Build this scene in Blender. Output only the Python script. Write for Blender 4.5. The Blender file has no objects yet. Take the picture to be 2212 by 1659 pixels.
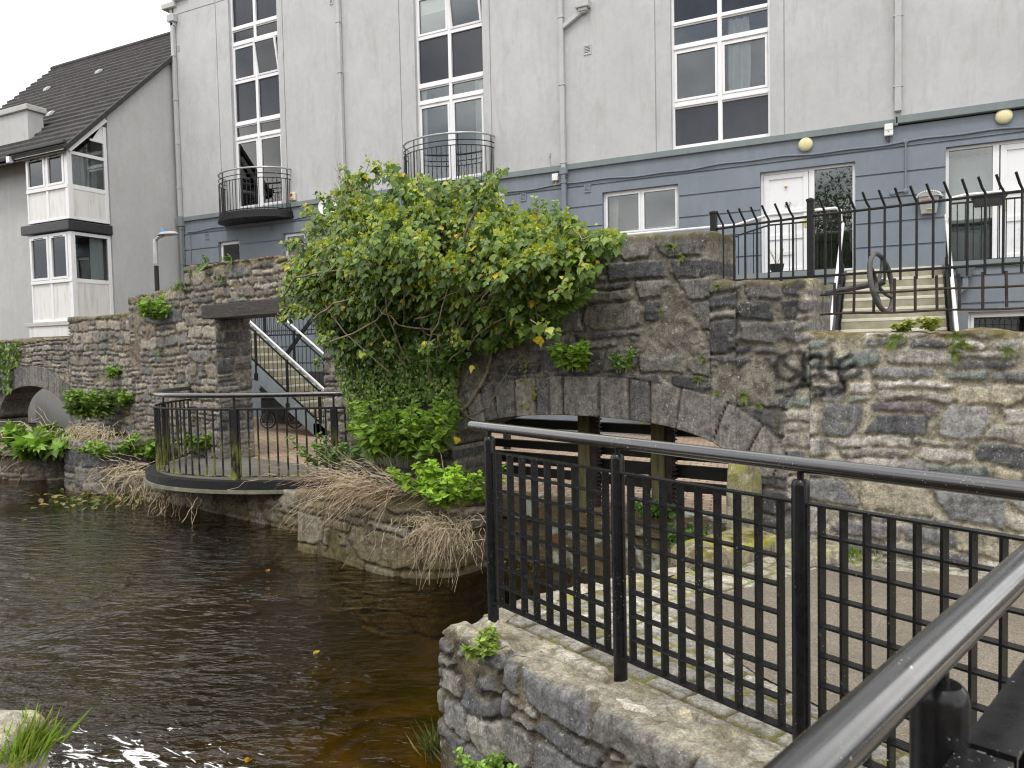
import bpy, math, random
import numpy as np
from mathutils import Vector, Matrix
random.seed(7); rng = np.random.default_rng(11)
sc = bpy.context.scene; COL = sc.collection
R = math.radians

# ------------------------------------------------------------------ camera
F, CZ = 1661.3, 1.55
YAW, PITCH, ROLL = R(26.87), R(2.612), R(-1.2307)
fwd = np.array([-math.sin(YAW)*math.cos(PITCH), math.cos(YAW)*math.cos(PITCH), -math.sin(PITCH)])
rgt = np.array([math.cos(YAW), math.sin(YAW), 0.0]); upv = np.cross(rgt, fwd)
cr = rgt*math.cos(ROLL)+upv*math.sin(ROLL); cu = -rgt*math.sin(ROLL)+upv*math.cos(ROLL)
EYE = np.array([0, 0, CZ])
cam = bpy.data.cameras.new('camera'); camo = bpy.data.objects.new('camera', cam); COL.objects.link(camo)
camo.matrix_world = Matrix(((cr[0], cu[0], -fwd[0], 0), (cr[1], cu[1], -fwd[1], 0), (cr[2], cu[2], -fwd[2], CZ), (0, 0, 0, 1)))
cam.sensor_width = 36; cam.lens = F/2212*36; cam.clip_start = 0.05; cam.clip_end = 2000
cam.dof.use_dof = True; cam.dof.focus_distance = 7.5; cam.dof.aperture_fstop = 9.0
sc.camera = camo
TH = R(10.5)
U = np.array([math.cos(TH), -math.sin(TH), 0]); N = np.array([math.sin(TH), math.cos(TH), 0]); O = np.array([0, 6.0, 0])
def ray(x, y): return fwd+cr*(x-1106)/F+cu*(829.5-y)/F
def at(x, y, Y=None, Z=None, n=None):      # where a sight line meets a real plane of the place
    d = ray(x, y)
    if Y is not None: t = Y/d[1]
    elif Z is not None: t = (Z-CZ)/d[2]
    else: t = ((O-EYE) @ N+n)/(d @ N)
    return EYE+d*t
def W(s, n, z): return O+s*U+n*N+np.array([0, 0, z])     # old wall frame: along, into, up

# ------------------------------------------------------------------ noise
def _h(i, j, k, seed):
    h = (i.astype(np.int64)*374761393+j.astype(np.int64)*668265263+k.astype(np.int64)*2147483647+seed*974634777) & 0xffffffff
    h = ((h ^ (h >> 13))*1274126177) & 0xffffffff
    return ((h ^ (h >> 16)) & 0xffff)/65535.0
def vn(x, y, z=0.0, seed=0):
    x = np.asarray(x, float); y = np.asarray(y, float)+0*x; z = np.asarray(z, float)+0*x
    i, j, k = np.floor(x), np.floor(y), np.floor(z); u, v, w = x-i, y-j, z-k
    u, v, w = u*u*(3-2*u), v*v*(3-2*v), w*w*(3-2*w)
    r = 0
    for a in (0, 1):
        for b in (0, 1):
            for c in (0, 1):
                r = r+_h(i+a, j+b, k+c, seed)*(u if a else 1-u)*(v if b else 1-v)*(w if c else 1-w)
    return r*2-1
def fbm(x, y, z=0.0, seed=0, o=4):
    r, a, f = 0, 0.5, 1.0
    for q in range(o):
        r = r+a*vn(np.asarray(x)*f, np.asarray(y)*f, np.asarray(z)*f, seed+q*17); a *= .5; f *= 2.03
    return r

# ------------------------------------------------------------------ materials
class NT:
    def __init__(s, name):
        s.m = bpy.data.materials.new(name); s.m.use_nodes = True; s.t = s.m.node_tree; s.t.nodes.clear()
        s.out = s.n('ShaderNodeOutputMaterial')
    def n(s, kind, **kw):
        o = s.t.nodes.new(kind)
        for k, v in kw.items(): setattr(o, k, v)
        return o
    def l(s, a, b): s.t.links.new(a, b)
    def coord(s, scale=(1, 1, 1), obj=True):
        c = s.n('ShaderNodeNewGeometry'); mp = s.n('ShaderNodeMapping'); mp.inputs['Scale'].default_value = scale
        s.l(c.outputs['Position'], mp.inputs['Vector']); return mp.outputs['Vector']
    def noise(s, scale, detail=4, rough=.55, vec=None, dist=0):
        o = s.n('ShaderNodeTexNoise'); o.inputs['Scale'].default_value = scale; o.inputs['Detail'].default_value = detail
        o.inputs['Roughness'].default_value = rough; o.inputs['Distortion'].default_value = dist
        s.l(vec if vec is not None else s.coord(), o.inputs['Vector']); return o.outputs['Fac']
    def ramp(s, fac, a, b, ca=0., cb=1.):
        o = s.n('ShaderNodeMapRange'); o.inputs['From Min'].default_value = a; o.inputs['From Max'].default_value = b
        o.inputs['To Min'].default_value = ca; o.inputs['To Max'].default_value = cb
        s.l(fac, o.inputs['Value']); return o.outputs['Result']
    def math(s, op, a, b):
        o = s.n('ShaderNodeMath', operation=op)
        for q, v in zip(o.inputs, (a, b)):
            if isinstance(v, (int, float)): q.default_value = v
            else: s.l(v, q)
        return o.outputs[0]
    def mix(s, fac, a, b, blend='MIX'):
        o = s.n('ShaderNodeMix', data_type='RGBA', blend_type=blend)
        for q, v in ((o.inputs[0], fac), (o.inputs[6], a), (o.inputs[7], b)):
            if isinstance(v, (int, float)): q.default_value = v
            elif isinstance(v, tuple): q.default_value = (*v, 1)
            else: s.l(v, q)
        return o.outputs[2]
    def bump(s, h, strength=.3, dist=.01, nrm=None):
        o = s.n('ShaderNodeBump'); o.inputs['Strength'].default_value = strength; o.inputs['Distance'].default_value = dist
        s.l(h, o.inputs['Height'])
        if nrm is not None: s.l(nrm, o.inputs['Normal'])
        return o.outputs['Normal']
    def prin(s, color, rough=.6, nrm=None, metal=0., spec=.5):
        p = s.n('ShaderNodeBsdfPrincipled')
        if isinstance(color, tuple): p.inputs['Base Color'].default_value = (*color, 1)
        else: s.l(color, p.inputs['Base Color'])
        if isinstance(rough, (int, float)): p.inputs['Roughness'].default_value = rough
        else: s.l(rough, p.inputs['Roughness'])
        p.inputs['Metallic'].default_value = metal; p.inputs['Specular IOR Level'].default_value = spec
        if nrm is not None: s.l(nrm, p.inputs['Normal'])
        return p
    def end(s, sh): s.l(sh.outputs[0] if hasattr(sh, 'outputs') else sh, s.out.inputs['Surface']); return s.m
def sep(t, vec, i):
    o = t.n('ShaderNodeSeparateXYZ'); t.l(vec, o.inputs[0]); return o.outputs[i]

def simple(name, c1, c2, scale=8, rough=.6, bs=60, bstr=.15, bd=.004, metal=0, spec=.5, lo=.35, hi=.65):
    t = NT(name); v = t.coord()
    col = t.mix(t.ramp(t.noise(scale, 5, vec=v), lo, hi), c1, c2)
    return t.end(t.prin(col, rough, t.bump(t.noise(bs, 3, vec=v), bstr, bd), metal, spec))

def m_render(name, base, stain, streak=.5, bump=.25):
    t = NT(name); v = t.coord()
    st = t.noise(1.0, 6, .65, t.coord((4.2, 4.2, .8)), .8)
    st2 = t.noise(1.0, 5, .6, t.coord((16, 16, 2.6)))
    bl = t.noise(.75, 5, .6, v); fine = t.noise(9, 4, .6, v)
    c = t.mix(t.ramp(bl, .3, .7), tuple(q*1.07 for q in base), tuple(q*.9 for q in base)); c = t.mix(t.ramp(t.noise(3.6, 6, .68, t.coord((1, 1, .7)), .5), .36, .66, 0, .5), c, tuple(q*.84 for q in base))
    c = t.mix(t.math('MULTIPLY', t.ramp(st, .5, .75), streak), c, stain)
    c = t.mix(t.math('MULTIPLY', t.ramp(st2, .58, .8), streak*.55), c, tuple(q*.7 for q in stain))
    c = t.mix(t.ramp(fine, .3, .75, 0, .22), c, tuple(min(1, q*1.25) for q in base))
    return t.end(t.prin(c, .88, t.bump(t.noise(70, 4, .7, v), bump, .006), spec=.25))
M = {}
M['render'] = m_render('grey_render', (.478, .482, .49), (.33, .335, .31), .6)
M['render_side'] = m_render('grey_render_side', (.49, .492, .49), (.37, .375, .35), .5)
M['blue'] = m_render('blue_grey_paint', (.2, .228, .262), (.26, .285, .305), .45, .3)
M['string'] = m_render('string_course_paint', (.2, .23, .235), (.26, .29, .26), .5)
M['coping'] = m_render('coping_paint', (.5, .5, .48), (.32, .33, .28), .5)

def m_upvc():
    t = NT('white_upvc'); v = t.coord()
    d = t.math('MULTIPLY', t.ramp(t.noise(2.3, 5, .7, v), .55, .8), t.ramp(t.noise(14, 4, .7, t.coord((1, 1, .35))), .4, .65))
    c = t.mix(t.math('MULTIPLY', d, .65), (.78, .78, .79), (.33, .32, .22))
    return t.end(t.prin(c, .32, None, spec=.5))
M['upvc'] = m_upvc()
def m_panel():
    t = NT('stained_white_panel'); st = t.noise(1.0, 5, .6, t.coord((9, 9, 1.1)))
    c = t.mix(t.ramp(st, .5, .74, 0, .6), (.72, .71, .69), (.36, .35, .27))
    return t.end(t.prin(c, .4))
M['panel'] = m_panel()
def m_glass(name='window_glass', tint=(.86, .9, .9), lo=.045, mul=1.6):
    t = NT(name); fr = t.n('ShaderNodeFresnel'); fr.inputs['IOR'].default_value = 1.5
    nb = t.bump(t.noise(1.7, 2, vec=t.coord()), .05, .02)
    fac = t.math('ADD', t.math('MULTIPLY', fr.outputs[0], mul), lo)
    tr = t.n('ShaderNodeBsdfTransparent'); tr.inputs[0].default_value = (*tint, 1)
    gl = t.n('ShaderNodeBsdfGlossy'); gl.inputs['Roughness'].default_value = .015; t.l(nb, gl.inputs['Normal'])
    mx = t.n('ShaderNodeMixShader'); cl = t.n('ShaderNodeClamp'); t.l(fac, cl.inputs[0])
    t.l(cl.outputs[0], mx.inputs[0]); t.l(tr.outputs[0], mx.inputs[1]); t.l(gl.outputs[0], mx.inputs[2])
    return t.end(mx)
M['glass'] = m_glass()
def m_spandrel():
    t = NT('dark_spandrel_glass'); v = t.coord((1, 1, .6))
    c = t.mix(t.ramp(t.noise(1.4, 4, .6, v), .35, .7), (.012, .014, .022), (.028, .031, .042))
    return t.end(t.prin(c, .12, t.bump(t.noise(1.5, 2, vec=v), .04, .02), spec=.55))
M['spandrel'] = m_spandrel()
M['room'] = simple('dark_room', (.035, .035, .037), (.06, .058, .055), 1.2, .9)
M['curtain'] = simple('white_curtain', (.8, .8, .78), (.88, .88, .86), 3, .8)
M['curtain_g'] = simple('mint_curtain', (.5, .58, .52), (.6, .66, .6), 3, .8)

def m_black(name, chips=.5, rough=.3, lichen=0.0, base=(.012, .012, .013), spec=.35, coat=0.):
    t = NT(name); v = t.coord()
    big = t.noise(6, 4, .6, v); sm = t.noise(120, 4, .65, v)
    c = t.mix(t.ramp(t.noise(30, 4, .6, v), .45, .8, 0, .4), base, (.024, .025, .026))
    chip = t.math('MULTIPLY', t.ramp(sm, .645, .675), t.ramp(big, .53, .6))
    c = t.mix(t.math('MULTIPLY', chip, chips), c, (.62, .62, .6))
    if lichen:
        z = sep(t, t.coord(), 2)
        li = t.math('MULTIPLY', t.ramp(z, .55, -.2), t.ramp(t.noise(7, 5, .7, t.coord((1.6, 1.6, .5))), .45, .6))
        c = t.mix(t.math('MULTIPLY', li, lichen), c, (.3, .31, .05))
    rg = t.ramp(t.noise(18, 4, .6, v), .3, .7, rough*.8, rough*1.5)
    p = t.prin(c, rg, t.bump(t.noise(45, 3, .6, v), .1, .002), spec=spec); p.inputs['Coat Weight'].default_value = coat; p.inputs['Coat Roughness'].default_value = .16; return t.end(p)
M['black'] = m_black('black_gloss_paint', .9, .25, base=(.007, .007, .008))
M['black_rail'] = m_black('worn_black_gloss_paint', 1., .2, base=(.008, .008, .009), spec=1., coat=1.)
M['black_matt'] = m_black('black_matt_paint', .25, .5)
M['black_lichen'] = m_black('black_paint_with_lichen', .4, .45, .95)
def m_rust():
    t = NT('rusty_iron'); v = t.coord()
    c = t.mix(t.ramp(t.noise(11, 5, .7, v), .4, .6), (.018, .017, .017), (.055, .03, .023))
    return t.end(t.prin(c, .8, t.bump(t.noise(90, 4, .7, v), .6, .006)))
M['rust'] = m_rust()
M['cast_iron'] = simple('weathered_cast_iron', (.05, .05, .05), (.11, .11, .105), 16, .6, 80, .5, .006)
M['steel'] = simple('galvanised_steel', (.36, .36, .36), (.46, .46, .45), 6, .4, 40, .1, .002, metal=.3)
M['handrail'] = simple('pale_grey_handrail', (.68, .68, .68), (.78, .78, .77), 5, .3)
M['stringer'] = simple('blue_grey_steel_paint', (.2, .24, .27), (.27, .31, .33), 4, .5)
M['concrete_step'] = simple('stained_concrete', (.26, .235, .16), (.38, .35, .26), 5, .9, 60, .5, .006)
M['step_edge'] = simple('pale_step_edge', (.55, .53, .44), (.66, .64, .55), 8, .85)
M['lamp_cover'] = simple('yellowed_plastic', (.62, .56, .3), (.7, .64, .38), 3, .35)
M['white_plastic'] = simple('white_plastic', (.7, .7, .68), (.78, .78, .76), 5, .4)
M['red_plastic'] = simple('red_plastic', (.3, .03, .03), (.36, .05, .04), 5, .35)
M['blue_plastic'] = simple('blue_plastic', (.06, .28, .62), (.08, .33, .7), 5, .35)
M['cream'] = simple('cream_plastic', (.66, .6, .46), (.7, .65, .52), 5, .45)
M['dark_plastic'] = simple('dark_plastic', (.02, .021, .023), (.035, .036, .038), 9, .45)
M['rubber'] = simple('tyre_rubber', (.015, .015, .016), (.03, .03, .03), 9, .7)
M['brass'] = simple('brass', (.6, .45, .15), (.65, .5, .2), 9, .3, metal=1)
M['brick'] = simple('red_brown_brickwork', (.2, .1, .07), (.3, .16, .11), 3, .9)
M['grey_tin'] = simple('grey_painted_tin', (.3, .3, .31), (.38, .38, .38), 6, .45)
M['orange_rust'] = simple('orange_rust_patch', (.32, .15, .07), (.4, .2, .1), 20, .8)
M['ink'] = simple('dark_lettering', (.1, .1, .1), (.16, .15, .14), 20, .5)
M['pale_ink'] = simple('pale_lettering', (.75, .75, .73), (.8, .8, .8), 20, .5)
M['soil'] = simple('dark_soil', (.035, .026, .018), (.075, .055, .035), 14, .95, 40, .8, .02)
M['straw'] = simple('dry_stalk', (.24, .17, .1), (.62, .52, .36), 22, .85)
M['straw_red'] = simple('reddish_dry_stalk', (.16, .085, .05), (.42, .3, .2), 22, .85)
M['ivy_stem'] = simple('ivy_stem_bark', (.16, .125, .085), (.3, .25, .18), 14, .85, 60, .6, .004)
M['green_stem'] = simple('green_stem', (.12, .18, .04), (.18, .22, .06), 9, .6)

def m_stone():
    t = NT('rubble_stone'); v = t.coord(); a = t.n('ShaderNodeAttribute', attribute_name='col')
    c = a.outputs['Color']; k = t.n('ShaderNodeAttribute', attribute_name='mor').outputs['Fac']
    g = t.noise(15, 8, .74, v, .5); g2 = t.noise(75, 5, .75, v)
    c = t.mix(1.0, c, t.mix(t.ramp(g, .3, .7), (.36, .36, .37), (1.95, 1.9, 1.8)), 'MULTIPLY')
    c = t.mix(1.0, c, t.mix(t.ramp(g2, .32, .68), (.55, .55, .55), (1.5, 1.5, 1.48)), 'MULTIPLY')
    eff = t.math('MULTIPLY', t.ramp(t.noise(6.5, 7, .72, v, .4), .57, .68), .5); c = t.mix(eff, c, (.4, .385, .34))
    st = t.math('MULTIPLY', t.ramp(t.noise(1, 5, .65, t.coord((17, 17, 2.4))), .5, .7), .5)
    c = t.mix(t.math('MULTIPLY', st, t.math('SUBTRACT', 1., k)), c, (.045, .045, .048))
    st3 = t.math('MULTIPLY', t.ramp(t.noise(1, 5, .65, t.coord((24, 24, 2.2))), .6, .76), .5)
    c = t.mix(st3, c, (.46, .44, .38))
    li = t.math('MULTIPLY', t.ramp(t.noise(42, 5, .66, v), .6, .66), t.ramp(t.noise(3.1, 4, .6, v), .42, .58))
    c = t.mix(t.math('MULTIPLY', li, .75), c, (.62, .61, .55))
    mo = t.n('ShaderNodeAttribute', attribute_name='moss').outputs['Fac']; pnt = t.math('MULTIPLY', mo, -1.)
    mm = t.math('MULTIPLY', mo, t.ramp(t.noise(11, 5, .7, v), .38, .56))
    mc = t.mix(t.ramp(t.noise(4, 4, vec=v), .42, .6), t.mix(t.n('ShaderNodeAttribute', attribute_name='yel').outputs['Fac'], (.15, .125, .03), (.34, .33, .035)), (.11, .075, .03))
    c = t.mix(mm, c, mc); cp = t.n('ShaderNodeClamp'); t.l(pnt, cp.inputs[0]); c = t.mix(cp.outputs[0], c, (.012, .012, .013))
    nb = t.bump(t.noise(34, 8, .78, v, .3), .8, .014); nb = t.bump(t.noise(150, 4, .75, v), .5, .006, nb)
    return t.end(t.prin(c, .88, nb, spec=.25))
M['stone'] = m_stone()
def m_timber():
    t = NT('black_weathered_timber'); v = t.coord((3.0, 3.0, 24))
    g = t.noise(1.6, 6, .7, v, 1.6)
    c = t.mix(t.ramp(g, .3, .7), (.02, .019, .018), (.11, .1, .094))
    return t.end(t.prin(c, .8, t.bump(g, .8, .012), spec=.3))
M['timber'] = m_timber()
def m_greenpost():
    t = NT('green_stained_timber'); g = t.noise(1.3, 6, .7, t.coord((22, 22, 2)), .8)
    c = t.mix(t.ramp(g, .35, .65), (.07, .068, .03), (.19, .17, .08))
    c = t.mix(t.ramp(t.noise(9, 5, .7, t.coord((1, 1, .4))), .62, .66, 0, .8), c, (.5, .48, .42))
    return t.end(t.prin(c, .85, t.bump(g, .6, .01)))
M['green_post'] = m_greenpost()
M['tar_board'] = simple('tarred_board', (.006, .006, .006), (.014, .013, .012), 9, .7, 40, .4, .006)
def m_sill():
    t = NT('lichened_timber_sill'); g = t.noise(1.6, 6, .7, t.coord((3, 3, 22)), 1.4); v = t.coord()
    c = t.mix(t.ramp(g, .35, .65), (.08, .055, .03), (.21, .16, .085))
    c = t.mix(t.ramp(t.noise(3.3, 5, .6, v), .54, .62), c, (.48, .52, .42))
    c = t.mix(t.ramp(t.noise(4.1, 4, .6, v), .6, .7, 0, .7), c, (.26, .09, .04))
    return t.end(t.prin(c, .85, t.bump(g, .6, .012)))
M['sill'] = m_sill()
def m_tiles():
    t = NT('roof_tiles'); v = t.coord()
    c = t.mix(t.ramp(t.noise(3, 5, .6, v), .3, .7), (.028, .025, .025), (.058, .053, .052))
    c = t.mix(t.ramp(t.noise(26, 3, .6, v), .69, .72, 0, .8), c, (.45, .45, .4))
    c = t.mix(t.ramp(t.noise(2.1, 5, .7, v), .66, .75, 0, .5), c, (.13, .125, .07))
    return t.end(t.prin(c, .85, t.bump(t.noise(50, 4, .7, v), .5, .01)))
M['tiles'] = m_tiles()
def m_paving(name, c1, c2, joint, bw, bh, rot, mort=.012):
    t = NT(name); v = t.coord(); mp = t.n('ShaderNodeMapping'); mp.inputs['Rotation'].default_value = (0, 0, rot)
    g = t.n('ShaderNodeNewGeometry'); t.l(g.outputs['Position'], mp.inputs['Vector'])
    b = t.n('ShaderNodeTexBrick'); b.offset = .5; b.inputs['Scale'].default_value = 1; b.inputs['Brick Width'].default_value = bw
    b.inputs['Row Height'].default_value = bh; b.inputs['Mortar Size'].default_value = mort; b.inputs['Bias'].default_value = -.1
    b.inputs['Color1'].default_value = (*c1, 1); b.inputs['Color2'].default_value = (*c2, 1); b.inputs['Mortar'].default_value = (*joint, 1)
    t.l(mp.outputs[0], b.inputs['Vector'])
    c = t.mix(1., b.outputs['Color'], t.mix(t.ramp(t.noise(5, 5, .65, v), .3, .7), (.75, .75, .75), (1.2, 1.17, 1.12)), 'MULTIPLY')
    return t.end(t.prin(c, .88, t.bump(b.outputs['Fac'], -.4, .01)))
M['yard'] = m_paving('yard_brick_paving', (.46, .35, .25), (.36, .235, .17), (.16, .13, .1), .2, .1, R(-10.5))
M['asphalt'] = None
def m_asphalt():
    t = NT('buff_gravel_asphalt'); v = t.coord()
    c = t.mix(t.ramp(t.noise(120, 3, .7, v), .35, .65), (.1, .08, .06), (.32, .275, .21))
    c = t.mix(t.ramp(t.noise(1.6, 6, .7, v, .5), .38, .68, 0, .65), c, (.13, .11, .085)); c = t.mix(t.ramp(t.noise(9, 5, .7, v), .56, .7, 0, .5), c, (.09, .075, .055))
    c = t.mix(t.ramp(t.noise(60, 2, .5, v), .73, .75, 0, .8), c, (.6, .58, .5))
    return t.end(t.prin(c, .92, t.bump(t.noise(130, 4, .7, v), .6, .006)))
M['asphalt'] = m_asphalt()
def m_deck():
    t = NT('checker_plate_deck'); v = t.coord()
    w = t.n('ShaderNodeTexChecker'); w.inputs['Scale'].default_value = 34; mp = t.n('ShaderNodeMapping'); mp.inputs['Rotation'].default_value = (0, 0, R(34))
    g = t.n('ShaderNodeNewGeometry'); t.l(g.outputs['Position'], mp.inputs['Vector']); t.l(mp.outputs[0], w.inputs['Vector'])
    c = t.mix(t.ramp(t.noise(4, 5, .65, v), .3, .7), (.1, .095, .082), (.18, .17, .145))
    c = t.mix(t.math('MULTIPLY', w.outputs['Fac'], .22), c, (.08, .08, .075))
    c = t.mix(t.ramp(t.noise(40, 3, .6, v), .7, .74), c, (.05, .045, .035))
    return t.end(t.prin(c, .8, t.bump(w.outputs['Fac'], .3, .004)))
M['deck'] = m_deck()
M['concrete_rim'] = simple('mossy_concrete_rim', (.16, .155, .1), (.27, .26, .2), 7, .9, 50, .5, .008)

def m_water():
    t = NT('canal_water'); v = t.coord(); x = sep(t, v, 0); y = sep(t, v, 1)
    mp = t.n('ShaderNodeMapping'); mp.inputs['Rotation'].default_value = (0, 0, R(-22)); t.l(t.coord(), mp.inputs['Vector']); ms = t.n('ShaderNodeMapping'); ms.inputs['Scale'].default_value = (.7, 1.5, 1); t.l(mp.outputs[0], ms.inputs['Vector'])
    rip = t.noise(4.6, 3, .5, ms.outputs[0], .25); rip2 = t.noise(15, 2, .5, ms.outputs[0], .2)
    calm = t.ramp(t.math('ADD', x, t.math('MULTIPLY', y, .75)), -2.6, 1.4, 1., .08)                     # the stream runs faster away from the quay
    rag = t.ramp(t.noise(.6, 4, .6, t.coord((1, .6, 1)), .6), .36, .62, .3, 1.5)
    hgt = t.math('MULTIPLY', t.math('ADD', rip, t.math('MULTIPLY', rip2, .22)), t.math('MULTIPLY', calm, rag))
    nb = t.bump(hgt, 1., .085)
    fr = t.n('ShaderNodeFresnel'); fr.inputs['IOR'].default_value = 1.34; t.l(nb, fr.inputs['Normal'])
    gl = t.n('ShaderNodeBsdfGlossy'); gl.inputs['Roughness'].default_value = .02; t.l(nb, gl.inputs['Normal'])
    tr = t.n('ShaderNodeBsdfTransparent'); tr.inputs[0].default_value = (.6, .47, .22, 1)
    mx = t.n('ShaderNodeMixShader'); t.l(t.math('MULTIPLY', fr.outputs[0], 1.25), mx.inputs[0]); t.l(tr.outputs[0], mx.inputs[1]); t.l(gl.outputs[0], mx.inputs[2])
    # broken white water below the weir, beside the near bank
    dx = t.math('ADD', x, 3.75); dy = t.math('SUBTRACT', y, 2.2)
    rr = t.math('ADD', t.math('MULTIPLY', dx, dx), t.math('MULTIPLY', t.math('MULTIPLY', dy, dy), 1.6))
    fo = t.math('MULTIPLY', t.ramp(rr, 3.4, .05), .33)
    fm = t.ramp(t.math('ADD', t.noise(7, 5, .6, t.coord((.7, 1.9, 1)), 1.2), fo), .76, .8)
    glint = t.math('MULTIPLY', t.ramp(t.math('ADD', t.noise(26, 2, .5, t.coord((.7, 1.5, 1)), .3), t.ramp(x, -4, -11, 0., .03)), .785, .8), t.ramp(t.noise(.5, 3, .6, v), .45, .55))  # white flecks painted over the stream as sky glints on the ripples
    wh = t.prin((.8, .8, .8), .5)
    m2 = t.n('ShaderNodeMixShader'); t.l(t.math('MAXIMUM', fm, glint), m2.inputs[0]); t.l(mx.outputs[0], m2.inputs[1]); t.l(wh.outputs[0], m2.inputs[2])
    return t.end(m2)
M['water'] = m_water()
def m_bed():
    t = NT('canal_bed'); v = t.coord()
    x = sep(t, v, 0); c = t.mix(t.ramp(t.noise(1.3, 6, .65, v, .5), .36, .64), (.016, .014, .007), (.24, .18, .055))
    c = t.mix(t.ramp(t.noise(.7, 5, .6, v), .45, .62, 0, .8), c, (.06, .065, .018))
    dk = t.math('MULTIPLY', t.ramp(x, -3.2, -5.2), t.ramp(t.noise(.33, 3, .5, v), .35, .6, .97, .6)); c = t.mix(dk, c, (.016, .016, .008))  # bed darkened away from the quay, for depth and painted dark reflections
    return t.end(t.prin(c, .95, t.bump(t.noise(7, 5, .7, v), .7, .05)))
M['bed'] = m_bed()
def m_leaf(name, rough=.38, trans=.3, spec=.45):
    t = NT(name); a = t.n('ShaderNodeAttribute', attribute_name='col'); v = t.coord()
    c = t.mix(1., a.outputs['Color'], t.mix(t.ramp(t.noise(60, 3, .6, v), .3, .7), (.72, .74, .7), (1.25, 1.22, 1.2)), 'MULTIPLY')
    p = t.prin(c, rough, spec=spec); p.inputs['Coat Weight'].default_value = .0; tl = t.n('ShaderNodeBsdfTranslucent'); t.l(t.mix(1., c, (1.1, 1.25, .6), 'MULTIPLY'), tl.inputs[0])
    mx = t.n('ShaderNodeMixShader'); mx.inputs[0].default_value = trans; t.l(p.outputs[0], mx.inputs[1]); t.l(tl.outputs[0], mx.inputs[2])
    return t.end(mx)
M['leaf'] = m_leaf('leaf')
M['blade'] = m_leaf('grass_blade', .6, .35, .3)

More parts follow.
